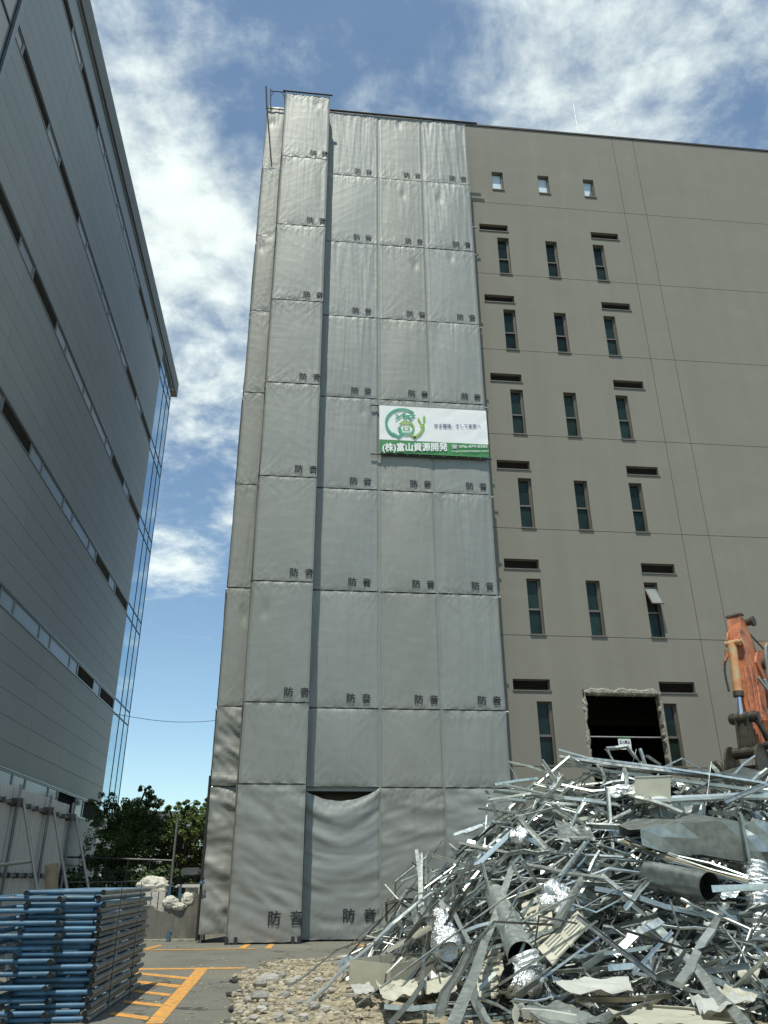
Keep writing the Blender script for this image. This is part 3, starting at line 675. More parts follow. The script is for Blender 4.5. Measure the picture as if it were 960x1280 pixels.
# zoomed picture of the banner, 960 wide: map its pixels onto the cloth
def zb(x, y):
    u = (x-40)/875.0; top = 48+(x-40)*.042; bot = 432+(x-40)*.058; return u, 1-(y-top)/(bot-top)
def zs(pts): return [zb(*p_) for p_ in pts]
cu, cv = zb(228, 202)
arc(cu, cv, .285, .330, 48, 238, 'logo_teal')
stroke(zs([(152,286),(192,312),(222,286)]), .045, 'logo_teal')
stroke(zs([(290,292),(322,318)]), .045, 'logo_lime')
stroke(zs([(322,318),(365,285),(392,240),(393,212),(370,212)]), .045, 'logo_lime')
cu, cv = zb(255, 240)
arc(cu, cv, .115, .155, -8, 150, 'logo_lime'); arc(cu, cv, .115, .155, 172, 345, 'logo_teal'); arc(cu, cv, .045, .065, 20, 200, 'logo_lime', 20); arc(cu, cv, .045, .065, 215, 380, 'logo_teal', 20)
stroke(zs([(222,286),(205,236)]), .03, 'logo_teal')
stroke(zs([(175,128),(200,150),(172,168)]), .028, 'logo_teal'); stroke(zs([(200,150),(232,124)]), .028, 'logo_teal')
stroke(zs([(248,112),(232,140),(325,134),(300,158)]), .028, 'logo_teal'); stroke(zs([(268,138),(236,172)]), .028, 'logo_teal'); stroke(zs([(268,138),(296,172)]), .028, 'logo_teal'); 
for pts in ([(400,128),(390,160),(398,192),(410,178),(412,150)], [(346,152),(358,158),(380,196),(366,194),(352,178)]):
    b = MB(); q = [bp(*zb(*p_)) for p_ in pts]; b.add(q, [tuple(range(len(q)))]); b.build('logo', 'logo_lime', bn)
def btext(s_, x0, x1, y, size, mat, bold):
    u0, v0 = zb(x0, y); u1, v1 = zb(x1, y); p_ = bp(u0, v0, .006)
    me = text_mesh(s_, size, bold); xs = [v.co.x for v in me.vertices]; k = (u1-u0)*bw/(max(xs)-min(xs)); x_0 = min(xs)
    for v in me.vertices: v.co = Vector((p_.x+(v.co.x-x_0)*k, p_.y-v.co.z, p_.z+v.co.y + (v1-v0)*bh*((v.co.x-x_0)*k/((u1-u0)*bw)))) - bn.location
    me.materials.clear(); me.materials.append(M[mat]); o = bpy.data.objects.new('lettering', me); C.objects.link(o); o.parent = bn
btext('守る環境、そして未来へ', 480, 862, 232, .155, 'navy', .006)
btext('(株)富山資源開発', 62, 582, 422, .33, 'white_print', .035)
btext('☎ 076-479-0365', 612, 905, 404, .145, 'white_print', .016)
btext('https://toyamasigen.com/', 616, 915, 436, .09, 'white_print', .008)
for z, dz in ((bz1+.03, .04), (bz0-.03, -.04)):
    MB().tube((bx0-.28, BY+.06, z), (bx1+.10, BY+.06, z), .026, 8).build('hanging_pipe', 'dark_pipe', bn)
for i in range(9):
    x = bx0+bw*(i+.3)/9
    MB().tube((x, BY+.03, bz0+.01), (x, BY+.03, bz0-.05), .006, 5).build('tie', 'white_print', bn)

# ------------------------------------------------------------------ office building on the left
FX = -9.0
ob = thing('office_building', 'grey metal clad office block with bands of windows and louvres, glazed far corner', 'building', (-12, 28, 0))
YB = [16.0, 20.1, 24.2, 28.3, 32.4, 36.5, 40.1]
SILL = [3.95+4.93*k for k in range(6)]; SILL[0] = 3.80; BHS = [.74]+[.55]*5
pmesh = {}
def slab(y0, y1, z0, z1, name='cladding_panel', mat='cladding', x0=FX-.06, x1=FX):
    k = (round(y1-y0, 3), round(z1-z0, 3), mat, round(x1-x0, 3))
    if k not in pmesh: pmesh[k] = MB().box(-(x1-x0), 0, 0, y1-y0, 0, z1-z0).mesh(name, mat)
    o = bpy.data.objects.new(name, pmesh[k]); C.objects.link(o); o.parent = ob; o.location = Vector((x1, y0, z0)) - ob.location; return o
G = .013
for i in range(6):
    y0, y1 = YB[i]+G/2, YB[i+1]-G/2
    for k in range(6):
        z0 = SILL[k]+BHS[k]+.07; z1 = SILL[k+1]-.05 if k < 5 else 30.12
        n = 6 if k < 5 else 1
        for r_ in range(n): slab(y0, y1, z0+(z1-z0)*r_/n+G/2, z0+(z1-z0)*(r_+1)/n-G/2)
    for a, c in ((.0, 1.95), (1.97, SILL[0]-.05)): slab(y0, y1 if i < 5 else 40.5, a, c)
BREAK = [16.0, 16.65, 19.4, 20.75, 23.5, 24.8, 27.55, 28.9, 31.65, 32.9, 35.7, 37.0, 39.95]
LOUV = {1, 3, 9, 11}
wmesh = {}
def band_unit(kind, w, BH):
    key = (kind, round(w, 2), BH)
    if key not in wmesh:
        f = MB(); t = .045
        f.box(-.10, -.02, 0, t, 0, BH).box(-.10, -.02, w-t, w, 0, BH).box(-.10, -.02, t, w-t, 0, t).box(-.10, -.02, t, w-t, BH-t, BH)
        a = f.mesh('frame', 'alu'); q = MB()
        if kind == 'louvre':
            for k in range(10): q.obox((-.07, w/2, .07+k*(BH-.12)/9.5), (.025,0,.012), (0, w/2-t, 0), (-.003,0,.003))
            wmesh[key] = (a, q.mesh('blades', 'office_louvre'))
        else:
            q.box(-.06, -.05, t+.002, w-t-.002, t+.002, BH-t-.002); wmesh[key] = (a, q.mesh('pane', 'office_glass'))
    return wmesh[key]
for k in range(6):
    for j in range(len(BREAK)-1):
        kind = 'louvre' if j in LOUV else 'window'; a, c = BREAK[j]+.012, BREAK[j+1]-.012
        fm, im = band_unit(kind, c-a, BHS[k])
        o = bpy.data.objects.new('louvre' if kind == 'louvre' else 'window', fm); C.objects.link(o); o.parent = ob; o.location = Vector((FX, a, SILL[k])) - ob.location
        q = bpy.data.objects.new('blades' if kind == 'louvre' else 'pane', im); C.objects.link(q); q.parent = o
        if kind == 'louvre': q['kind'] = 'stuff'
    MB().box(FX-.15, FX+.02, 16, 40.1, SILL[k]-.045, SILL[k]-.005).build('band_sill', 'alu', ob)
    MB().box(FX-.15, FX+.005, 16, 40.1, SILL[k]+BHS[k]+.005, SILL[k]+BHS[k]+.065).build('band_head', 'alu', ob)
MB().box(-24, FX-.20, 4, 40.1, 0, 30.2).build('wall', 'cladding_back', ob)
MB().box(FX-.2, FX+.001, 40.1, 40.5, 0, SILL[0]).build('corner_post', 'alu', ob)
MB().box(-24, FX-.2, 40.1, 44.05, 4.35, 30.1).build('wall', 'mullion', ob)
MB().box(-24, FX+.01, 40.52, 44.12, 4.12, 4.33).build('soffit', 'alu', ob)
MB().box(-24, FX+.03, 40.5, 44.15, 3.95, 4.11).build('soffit', 'alu', ob)
# glazed corner
YG = [40.1, 41.75, 42.95, 44.1]
ZG = [4.35]
for k in range(1, 6): ZG += [SILL[k]-.02, SILL[k]+BHS[k]+.1]
ZG.append(30.1)
for i in range(3):
    for j in range(len(ZG)-1): slab(YG[i]+.05, YG[i+1]-.05, ZG[j]+.05, ZG[j+1]-.05, 'corner_pane', 'blue_glass', FX-.12, FX-.05)
for y in YG: MB().box(FX-.15, FX-.03, y-.024, y+.024, 4.35, 30.1).build('mullion', 'mullion', ob)
for z in ZG[1:-1]: MB().box(FX-.15, FX-.03, 40.145, 44.055, z-.035, z+.035).build('transom', 'mullion', ob)
# glazed near end
YN = [4, 7.9, 11.8, 15.75]; ZN = [0, 3.95] + [3.95+2.465*k for k in range(1, 11)] + [30.1]
for i in range(3):
    for j in range(len(ZN)-1): slab(YN[i]+.04, YN[i+1]-.04, ZN[j]+.04, ZN[j+1]-.04, 'near_pane', 'office_glass', FX-.10, FX-.04)
for y in YN: MB().box(FX-.18, FX+.01, y-.04, y+.04, 0, 30.1).build('mullion', 'mullion', ob)
for z in ZN[1:-1]: MB().box(FX-.15, FX-.01, 4.04, 15.71, z-.04, z+.04).build('transom', 'mullion', ob)
MB().box(FX-.18, FX+.03, 15.79, 15.995, 0, 30.1).build('corner_post', 'alu', ob)
MB().box(FX-.3, FX+.06, 4, 44.3, 30.13, 30.25).build('gutter', 'alu', ob)
y = 4.0
while y < 45.2:
    e = min(y+2.75, 45.3); slab(y, e-.02, 30.27, 31.32, 'fascia_panel', 'fascia', FX-.5, FX+.14); y += 2.75
MB().box(-24.5, FX-.5, 4, 45.3, 30.3, 31.1).build('roof', 'fascia', ob)
# ------------------------------------------------------------------ white sheet fence with pipe bracing
sf = thing('panel_fence', 'white corrugated steel panel fence braced with scaffold pipes', 'fence', (-5.25, 16, 0))
PX = -5.25
cor = []
for k in range(3): cor += [(k*.1667, 0), (k*.1667+.07, 0), (k*.1667+.085, .045), (k*.1667+.15, .045)]
cor.append((.492, 0))
pmf = MB(); vs = []
for z in (0, 3.0):
    for a, d in cor: vs.append((d, a*1.0, z))
n_ = len(cor); pmf.add(vs, [(i, i+1, n_+i+1, n_+i) for i in range(n_-1)])
pmf.add([(x-.004, y, z) for x, y, z in vs], [(i, n_+i, n_+i+1, i+1) for i in range(n_-1)])
pmf = pmf.mesh('fence_panel', 'panel_white'); y = 9.0; k = 0
while y < 19.9:
    o = bpy.data.objects.new('fence_panel', pmf); C.objects.link(o); o.parent = sf; o.location = Vector((PX, y, .006*math.sin(k*2.1)-.01)) - sf.location; y += .505; k += 1
for z in (2.70, 1.49, .35): MB().tube((PX+.09, 9, z), (PX+.09, 20.75, z), .03, 8).build('rail', 'fence_pipe', sf)
MB().tube((-4.85, 14.6, 1.62), (-4.72, 16.3, 1.72), .028, 8).build('rail', 'fence_pipe', sf)
for y in (13.9, 16.05, 18.1, 19.95):
    MB().tube((PX+.16, y, 0), (PX+.16, y, 3.02), .03, 8).build('post', 'fence_pipe', sf)
    MB().tube((PX+.22, y+.05, 2.78), (PX+1.15, y+.12, 0.0), .03, 8).build('brace', 'fence_pipe', sf)
    c = MB(); c.box(PX+.06, PX+.24, y-.07, y+.09, 2.64, 2.78).tube((PX+.12, y-.12, 2.72), (PX+.12, y+.12, 2.72), .045, 6); c.build('clamp', 'dark_pipe', sf)
for k in range(22):
    y = 9.3+k*.505; c = MB(); c.box(PX+.05, PX+.15, y-.035, y+.035, 2.655, 2.745).box(PX+.05, PX+.15, y-.035, y+.035, 1.445, 1.535); c.build('hook_clamp', 'dark_pipe', sf)
b = MB(); b.obox((-4.75, 18.0, 1.1), (.10,0,.02), (.02,.03,0), (-.09,0,.60)); tag(b.build('leaning_plank', 'wood', origin=(-4.75, 18, .5)), 'short weathered plank leaning against the white panel fence', 'plank')

# ------------------------------------------------------------------ blue scaffold frames in a stack
D_ = .0295; PITCH_ = .1245
def frame_thing(xl, xr, ya, ye, z, kind, label, ends=True):
    t = thing('scaffold_frame', label, 'scaffold frame', (xl, ya, z), 'stacked blue scaffold frames')
    for x in (xr-.03, xl+.03):
        q = MB(); q.tube((x, ya, z+D_), (x, ye, z+D_), D_, 10, caps=False); leg = q.build('leg', 'grey_tube' if x > xl+.2 else 'blue_paint', t, smooth=True)
        q = MB(); q.tube((x, ya+.004, z+D_), (x, ya+.02, z+D_), D_*.8, 10); q.build('mouth_disc', 'hole', leg)  # black disc painted as the shade in the open tube mouth
    for y, over in ((ya+.10, -.055 if ends else -.10), (ya+1.6, -.06), (ye-.3, -.06)):
        q = MB(); q.tube((xl-.02, y, z+D_+.004), (xr+over, y, z+D_+.004), D_*.92, 10, caps=False); bar = q.build('cross_tube', 'blue_paint', t, smooth=True)
        if not ends: continue
        q = MB(); q.tube((xr+over-.02, y, z+D_+.004), (xr+over-.004, y, z+D_+.004), D_*.76, 10); q.build('mouth_disc', 'hole', bar)
    return t
ORD = 'lowest second third fourth fifth sixth seventh eighth ninth tenth'.split()
rs = random.Random(3)
for k in range(11):
    j = rs.uniform(-.02, .02); 
    frame_thing(-3.03+j, -2.12+j, 10.3+rs.uniform(-.03,.04), 13.55+rs.uniform(-.06,.08), k*PITCH_, 'P', f'{ORD[k]} blue scaffold frame from the ground in the outer pile, next to the orange hatching' if k < 10 else 'grey topmost frame of the outer pile of blue scaffold frames')
    if k < 10:
        j = rs.uniform(-.02, .02)
        jj = rs.uniform(-.02, .02)
        frame_thing(-3.0+jj, -2.165+jj, 10.36+rs.uniform(-.03,.04), 13.5+rs.uniform(-.06,.08), k*PITCH_+.0622, 'P', f'{ORD[k]} grey legged frame from the ground tucked inside the outer pile of frames', False)
        frame_thing(-3.6+j, -2.57+j, 10.25+rs.uniform(-.03,.04), 13.3+rs.uniform(-.06,.08), k*PITCH_+.0622, 'Q', f'{ORD[k]} blue scaffold frame from the ground in the inner pile, nearer the white fence')
b = MB()
loop = lambda y, x0, x1, z0, z1: [(x0,y,z0),(x0,y,z1),(x1,y,z1),(x1+.005,y,z0)]
b.pipe(loop(12.2, -3.1, -2.055, 0.02, 1.38), .006, 5)
tag(b.build('tie_wire', 'rubber', origin=(-2.06, 12.2, 0)), 'black tie wire looped round the stack of blue frames', 'wire')
b = MB(); b.pipe([(-2.085, 10.9, 1.39), (-2.06, 10.9, 1.33), (-2.06, 10.92, .05)], .005, 5); tag(b.build('tie_wire', 'rubber', origin=(-2.06, 10.9, 0)), 'thin dark wire hanging down the corner of the frame stack', 'wire')

# ------------------------------------------------------------------ concrete wall, sacks and far corner
cw = thing('concrete_wall', 'low stained concrete wall left of the sheeted scaffold', 'wall', (-3.2, 23.2, 0))
b = MB(); n = 30; vs = []
for i in range(n+1):
    x = -5.0+2.68*i/n; zt = .80+.012*vnoise(x*9, 1) - (.17*max(0, 1-abs(x+3.33)/.22)**.5*(.8+.3*vnoise(x*14, 3)) if abs(x+3.33) < .22 else 0)
    for y in (23.1, 23.3): vs += [(x, y, 0), (x, y, zt)]
fs = []
for i in range(n):
    a, c = 4*i, 4*i+4; fs += [(a, c, c+1, a+1), (a+2, a+3, c+3, c+2), (a+1, c+1, c+3, a+3)]
fs += [(0,1,3,2), (4*n, 4*n+2, 4*n+3, 4*n+1)]
b.add(vs, fs); b.build('wall', 'concrete', cw)
MB().box(-5, -2.3, 22.9, 23.098, .003, .05).build('footing', 'raw_concrete', cw)
b = MB(); b.tube((-3.05, 22.85, 0.0), (-3.03, 22.9, .2), .05, 8); b.tube((-3.03,22.9,.2), (-2.99,22.92,.22), .05, 8); tag(b.build('pipe_stub', 'blue_paint', origin=(-3.05, 22.85, 0)), 'short blue pipe stub standing at the foot of the concrete wall', 'pipe')
def lump(name, c, r, sq, sd, mat='sack', amp=.22, lo=60, hi=38):
    b = MB(); vs = []; fs = []
    for j in range(hi+1):
        ph = math.pi*j/hi
        for i in range(lo):
            th = 2*math.pi*i/lo; d = Vector((math.sin(ph)*math.cos(th), math.sin(ph)*math.sin(th), math.cos(ph)))
            q = 1+amp*noise.noise(d*1.6+Vector((sd,0,0)))-amp*1.3*abs(noise.noise(d*2.2+Vector((0,sd,0))))-amp*.6*abs(noise.noise(d*5+Vector((sd,sd,0))))-amp*.15*abs(noise.noise(d*11+Vector((sd,0,sd))))+amp*.5
            vs.append((c[0]+d.x*r*sq[0]*q, c[1]+d.y*r*sq[1]*q, c[2]+d.z*r*sq[2]*q))
    for j in range(hi):
        for i in range(lo): fs.append((j*lo+i, (j+1)*lo+i, (j+1)*lo+(i+1)%lo, j*lo+(i+1)%lo))
    b.add(vs, fs); return b.build(name, mat, origin=(c[0], c[1], c[2]-r*sq[2]), smooth=True)
sk = at(213, 1128, 23.15); tag(lump('sack', tuple(sk), .19, (1.0,.7,.75), 4), 'white crumpled sack slumped over the left of the concrete wall top', 'sack')
sk = at(235, 1125, 23.2); tag(lump('sack', tuple(sk), .185, (.85,.7,1.0), 9), 'upright bulging white sack on the right end of the concrete wall', 'sack')
sk = at(224, 1133, 23.12); tag(lump('sack', tuple(sk), .16, (1.2,.7,.55), 14), 'small flat white sack between two bigger ones on the wall', 'sack')
bk = thing('bulk_bag', 'square pale bulk container standing behind the stacked blue frames', 'container', (-3.75, 23.75, .0))
b = MB(); b.prism([(-4.25,23.5,0),(-3.3,23.5,0),(-3.3,24.3,0),(-4.25,24.3,0)], (0,0,.12)); b.build('pallet', 'wood', bk)
b = MB(); b.box(-4.25,-3.3,23.5,24.3,.124,1.12); b.build('body', 'sack', bk)
for k in range(6): MB().box(-4.24+k*.185, -4.22+k*.185, 23.48, 23.498, .15, 1.12).build('rib', 'grey_tube', bk)
tag(lump('sack', (-3.72, 23.85, 1.26), .36, (1.15,.8,.62), 21), 'big pale crumpled sack heaped on the square bulk container', 'sack')
for i, (x, l_) in enumerate(((-3.22, 'left of the sack'), (-2.95, 'between the sacks'))):
    b = MB(); b.obox((x, 23.45, .85), (.03,0,.004), (0,.03,0), (.02,0,.45)); tag(b.build('stake', 'blue_paint', origin=(x, 23.45, .4)), f'thin blue stake behind the concrete wall, {l_}', 'stake')
mf = thing('mesh_fence', 'dark wire mesh fence in front of the hedge', 'fence', (-5.5, 26.5, 0))
def fz(x): return 2.06-.09*(x+7.5)/4
MB().tube((-8.9, 26.5, 2.11), (-3.62, 26.5, 1.93), .03, 6).build('top_rail', 'dark_pipe', mf)
for i in range(9):
    x = -8.8+i*.645; MB().tube((x, 26.5, 0), (x, 26.5, fz(x)), .022, 6).build('post', 'dark_pipe', mf)
for k in range(6): MB().tube((-8.9, 26.5, .3+k*.28), (-3.62, 26.5, .3+k*.27), .005, 4).build('wire', 'dark_pipe', mf)
MB().tube((-3.62, 26.5, 0), (-3.60, 26.5, 3.15), .035, 8).build('tall_post', 'pipe', mf)

# foliage
def leafcloud(mb, c, rad, n, rr, size, flat=.6, shell=.55):
    for _ in range(n):
        d = Vector((rr.gauss(0,1), rr.gauss(0,1), rr.gauss(0,1))).normalized(); q = shell+(1-shell)*rr.random()**.6
        p = Vector(c)+Vector((d.x*rad[0], d.y*rad[1], d.z*rad[2]))*q*rr.uniform(.75, 1.08)
        nrm = (d*.6+Vector((rr.gauss(0,.6), rr.gauss(0,.6), .5+rr.gauss(0,.5)))).normalized(); a = nrm.cross(Vector((rr.random(), rr.random(), rr.random()))).normalized(); b_ = nrm.cross(a)
        s_ = size*rr.uniform(.6, 1.3); w = s_*.55
        mb.add([p-a*s_, p-b_*w+nrm*s_*.12, p+a*s_, p+b_*w+nrm*s_*.12], [(0,1,2,3)])
def tree(label, base, trunk_top, clusters, sd, size=.05, leaf='leaf', lean=0):
    rr = random.Random(sd); t = thing('broadleaf_tree', label, 'tree', base, 'trees beyond the fence')
    b = Vector(base); tt = Vector(trunk_top); mb = MB(); path = [b, b.lerp(tt,.35)+Vector((.1,0,0)), b.lerp(tt,.7)+Vector((-.08,.1,0)), tt]
    mb.rings(path, [.24, .19, .16, .13], 9); mb.build('trunk', 'bark', t, smooth=True)
    for c, rad, n in clusters:
        c = Vector(c); mid = tt.lerp(c, .5)+Vector((rr.uniform(-.2,.2), rr.uniform(-.2,.2), -.15)); q = MB(); st_ = b.lerp(tt, rr.uniform(.75, 1)); q.rings([st_, mid, c, c+Vector((rr.uniform(-.3,.3),0,rad[2]*.6))], [.09,.06,.035,.012], 6); q.build('limb', 'bark', t, smooth=True)
    cr_ = MB()
    for c, rad, n in clusters:
        for _ in range(max(6, n//22)):
            d = Vector((rr.gauss(0,.55), rr.gauss(0,.55), rr.gauss(0,.55))); cc = Vector(c)+Vector((d.x*rad[0], d.y*rad[1], d.z*rad[2]))
            k = rr.uniform(.2, .42); leafcloud(cr_, cc, [q*k for q in rad], 85, rr, size)
    cr_.build('crown', leaf, t); return t
TY = 36
def P(x, y, Y=TY): return at(x, y, Y)
def cl(lst, Y, sd):
    rr = random.Random(sd); o = []
    for x, y, rpx, n in lst:
        c = at(x, y, Y+rr.uniform(-1.2, 1.2)); k = rpx*Y/930; o.append((tuple(c), (k, k*1.1, k*.75), n))
    return o
b0 = at(150, 1095, 36); b0.z = 0
tree('broad dark green tree behind the mesh fence, right against the office block', b0, at(155, 1068, 36), cl([(150,1050,24,900),(175,1030,24,900),(185,1005,13,350),(183,985,7,120),(140,1035,20,600),(165,1062,26,700),(195,1050,18,450),(128,1065,20,600),(188,1000,10,200),(138,1058,18,500),(160,1010,16,400),(200,1040,15,400),(205,1068,15,400),(180,1080,22,600),(130,1085,20,500),(150,1030,20,600),(172,1018,16,400),(130,1010,14,300),(205,1022,9,140)], 36, 1), 11)
b1 = at(228, 1095, 35); b1.z = 0
tree('lighter green tree beside the sheeted scaffold, behind the thin pole', b1, at(226, 1066, 35), cl([(235,1050,22,800),(222,1030,16,400),(212,1012,8,140),(250,1030,18,600),(245,1072,20,600),(214,1062,12,300),(238,1015,11,250),(262,1050,20,500),(224,1080,14,300),(255,1085,16,400),(270,1020,16,400),(232,1008,9,200),(215,1045,14,400),(246,1012,12,300),(258,1030,16,400),(230,1085,16,400),(208,1085,14,300)], 35, 2), 12, leaf='leaf')
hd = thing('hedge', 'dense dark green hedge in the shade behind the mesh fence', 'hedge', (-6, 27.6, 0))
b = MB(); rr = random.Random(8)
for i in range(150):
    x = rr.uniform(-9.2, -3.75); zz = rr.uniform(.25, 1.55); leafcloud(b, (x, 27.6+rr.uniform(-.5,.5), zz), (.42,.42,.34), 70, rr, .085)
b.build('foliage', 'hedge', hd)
for x in (-8.6,-7.5,-6.4,-5.3,-4.2): MB().tube((x,27.6,0),(x+.1,27.6,1.3),.05,6).build('stem', 'bark', hd)
sh = thing('shrub', 'low light green shrub beside the white rail', 'shrub', (-3.35, 30.5, 0))
b = MB()
for i in range(22): leafcloud(b, (-3.3+rr.uniform(-.7,.7), 30.6+rr.uniform(-.4,.4), rr.uniform(.15,.85)), (.35,.35,.28), 60, rr, .09)
b.build('foliage', 'leaf', sh); MB().tube((-3.35,30.5,0),(-3.3,30.5,.6),.04,6).build('stem', 'bark', sh)
def far_house(name, label, x0, x1, y0, y1, h, mat, rows, cols):
    t = thing(name, label, 'building', ((x0+x1)/2, y0, 0)); MB().box(x0, x1, y0, y1, 0, h).build('wall', mat, t); MB().box(x0-.2, x1+.2, y0-.2, y1+.2, h+.003, h+.3).build('roof', 'alu', t)
    for r_ in range(rows):
        for c in range(cols):
            x = x0+(x1-x0)*(c+.5)/cols; z = 1.2+r_*3.0; f = MB(); w = (x1-x0)/cols*.3; f.box(x-w, x+w, y0-.05, y0-.003, z, z+1.4); o = f.build('window', 'alu', t); MB().box(x-w+.08, x+w-.08, y0-.062, y0-.052, z+.08, z+1.32).build('pane', 'car_glass', o)
far_house('white_house', 'white two storey house glimpsed between the trees', -12.5, -7.6, 58, 66, 5.3, 'bldg_white', 2, 4)
far_house('grey_house', 'low grey house behind the trunks, left of the pole', -19, -12.6, 60, 68, 5.2, 'bldg_grey', 1, 4)
far_house('far_block', 'distant pale building low behind the parked car', -6.5, -1.5, 75, 84, 5.0, 'bldg_white', 1, 5)
rl = thing('white_rail', 'white painted rail beyond the concrete wall', 'rail', (-3.2, 29, 0))
MB().box(-4.1, -2.6, 28.95, 29.0, 1.18, 1.27).build('top_bar', 'white_paint', rl)
for x in (-4.05, -3.0, -2.7): MB().box(x-.035, x+.035, 28.9, 28.948, 0, 1.22).build('post', 'white_paint', rl)
cbk = MB(); cbk.prism([(-3.25,26,0),(-2.2,26,0),(-2.2,26.8,0),(-3.25,26.8,0)], (0,0,1.02)); tag(cbk.build('concrete_block', 'concrete', origin=(-2.7,26,0)), 'grey concrete block behind the sacks, beside the scaffold', 'block')
kt = thing('parked_car', 'small white van parked far behind the white rail', 'van', (-4.0, 36.5, 0))
b = MB(); b.prism([(-4.8,35,.35),(-4.8,35,1.0),(-4.72,35,1.15),(-4.6,35,1.85),(-3.4,35,1.85),(-3.28,35,1.15),(-3.2,35,1.0),(-3.2,35,.35)], (0,3.2,0)); b.build('body', 'car_white', kt)
b = MB(); b.prism([(-4.60,34.97,1.30),(-4.53,34.97,1.58),(-3.47,34.97,1.58),(-3.40,34.97,1.30)], (0,.025,0)); b.build('windscreen', 'car_glass', kt)
for x in (-4.6,-3.4): MB().box(x-.13,x+.13,34.96,34.996,.75,.92).build('headlight', 'chrome', kt)
for x in (-4.82,-3.18):
    for y in (35.6, 37.5): MB().tube((x-.06,y,.3),(x+.06,y,.3),.3,14).build('wheel', 'rubber', kt)
b = MB(); c0, c1 = at(150, 893.5, 41), at(290, 898.6, 41); b.pipe([c0.lerp(c1, i/20)+Vector((0,0,-.25*math.sin(math.pi*i/20))) for i in range(-8, 29)], .012, 4)
tag(b.build('overhead_wire', 'rubber', origin=c0), 'thin overhead wire crossing the sky between the two buildings', 'wire')

# ------------------------------------------------------------------ scrap heap
HX = [(.5,0),(.95,.12),(1.4,.5),(2.0,1.0),(3.1,1.95),(4.2,2.65),(5.8,3.12),(8.4,3.0),(10.0,2.8),(11.5,1.9),(13,.5),(13.6,0)]
def hx(x):
    if x <= HX[0][0] or x >= HX[-1][0]: return 0
    for (a, p_), (c, q) in zip(HX, HX[1:]):
        if x <= c: return p_+(q-p_)*(x-a)/(c-a)
FT = [(.5,13.5),(1.0,10.8),(1.6,9.9),(3,9.3),(7,9.0),(13.6,9.0)]
def foot(x):
    if x <= FT[0][0]: return FT[0][1]
    for (a, p_), (c, q) in zip(FT, FT[1:]):
        if x <= c: return p_+(q-p_)*(x-a)/(c-a)
    return FT[-1][1]
def HH(x, y):
    h = hx(x); f = foot(x); pk = 14.2
    if y <= f or y >= 18: return 0
    t = (y-f)/(pk-f) if y < pk else (18-y)/(18-pk)
    return h*min(1, max(0, t))**.85 + .10*vnoise(x*.9, y*.9)*min(1, h)
def on_pile(x, y, lift=.15):
    d = ray(x, y); o = Vector((0,0,H0)); k = 6.0/d.y
    for i in range(900):
        p_ = o+d*k
        if p_.y > 14.3: return p_
        if p_.z < HH(p_.x, p_.y)+lift: return p_
        if p_.z < .03: return p_
        k += .012/d.y
    return o+d*k
def prof(kind, w):
    t = .008; h = w*.40
    if kind == 'U': return [(-w/2,0),(w/2,0),(w/2,h),(w/2-t,h),(w/2-t,t),(-w/2+t,t),(-w/2+t,h),(-w/2,h)]
    if kind == 'L': return [(-w/2,0),(w/2,0),(w/2,t),(-w/2+t,t),(-w/2+t,h*1.3),(-w/2,h*1.3)]
    if kind == 'F': return [(-w/2,0),(w/2,0),(w/2,.006),(-w/2,.006)]
    if kind == 'B': return [(-w/2,-h*.6),(w/2,-h*.6),(w/2,h*.6),(-w/2,h*.6)]
    if kind == 'O': return [(w/2*math.cos(6.283*k/8), w/2*math.sin(6.283*k/8)) for k in range(8)]
rq = random.Random(21)
NAMES = {'U': 'steel_channel', 'L': 'steel_angle', 'F': 'metal_strip', 'B': 'box_section', 'O': 'steel_tube'}
LAB = {'U': 'bent galvanised steel channel tangled in the scrap heap', 'L': 'galvanised steel angle lying across the scrap heap', 'F': 'thin flat metal strip twisted among the scrap',
       'B': 'galvanised box section stud lying in the scrap heap', 'O': 'thin galvanised tube lying in the scrap heap'}
def crook(path, sub, amt, r_):
    out = []
    for a, c in zip(path, path[1:]):
        for i in range(sub):
            out.append(a.lerp(c, i/sub) + (Vector((r_.gauss(0,1), r_.gauss(0,1), r_.gauss(0,1)))*amt if 0 < i else Vector((0,0,0))))
    out.append(path[-1]); return out
USED = {}
def where(c):
    f = min(1, c.z/max(.3, hx(c.x))); row = 'on top of' if f > .82 else 'high in' if f > .55 else 'midway up' if f > .28 else 'low in'
    col = 'left end' if c.x < 1.9 else 'left' if c.x < 3.4 else 'centre left' if c.x < 4.9 else 'centre right' if c.x < 6.4 else 'right'
    return f'{row} the scrap heap, {col}'
def describe(pp, w, kind, mat):
    d = pp[-1]-pp[0]; ln = d.length; path = sum((c-a).length for a, c in zip(pp, pp[1:])); ang = math.degrees(math.asin(max(-1, min(1, abs(d.z)/max(ln,.01)))))
    size = 'very long' if ln > 2.2 else 'long' if ln > 1.3 else 'short' if ln < .7 else 'mid length'
    tone = {'galv_white': 'bright', 'cream': 'cream', 'white_steel': 'off white', 'galv_dull': 'dull', 'rust': 'rusty', 'brown_steel': 'beige'}.get(mat, 'grey')
    form = 'bent ' if path > ln*1.03 else ''
    lie = 'lying level' if ang < 9 else 'lying aslant' if ang < 28 else 'leaning steeply'
    sig = f"{size} {tone} {form}{ {'U':'channel','L':'angle','F':'strip','B':'box section','O':'tube'}[kind]} {lie} {where(sum(pp, Vector((0,0,0)))/len(pp))}"
    return sig
def scrap(pts, w, kind='U', mat='galv', lifts=None, label=None, roll=None, name=None, sub=2):
    pp = [on_pile(x, y, .2 if lifts is None else lifts[i]) for i, (x, y) in enumerate(pts)]
    return scrap3(pp, w, kind, mat, label, roll, name, sub)
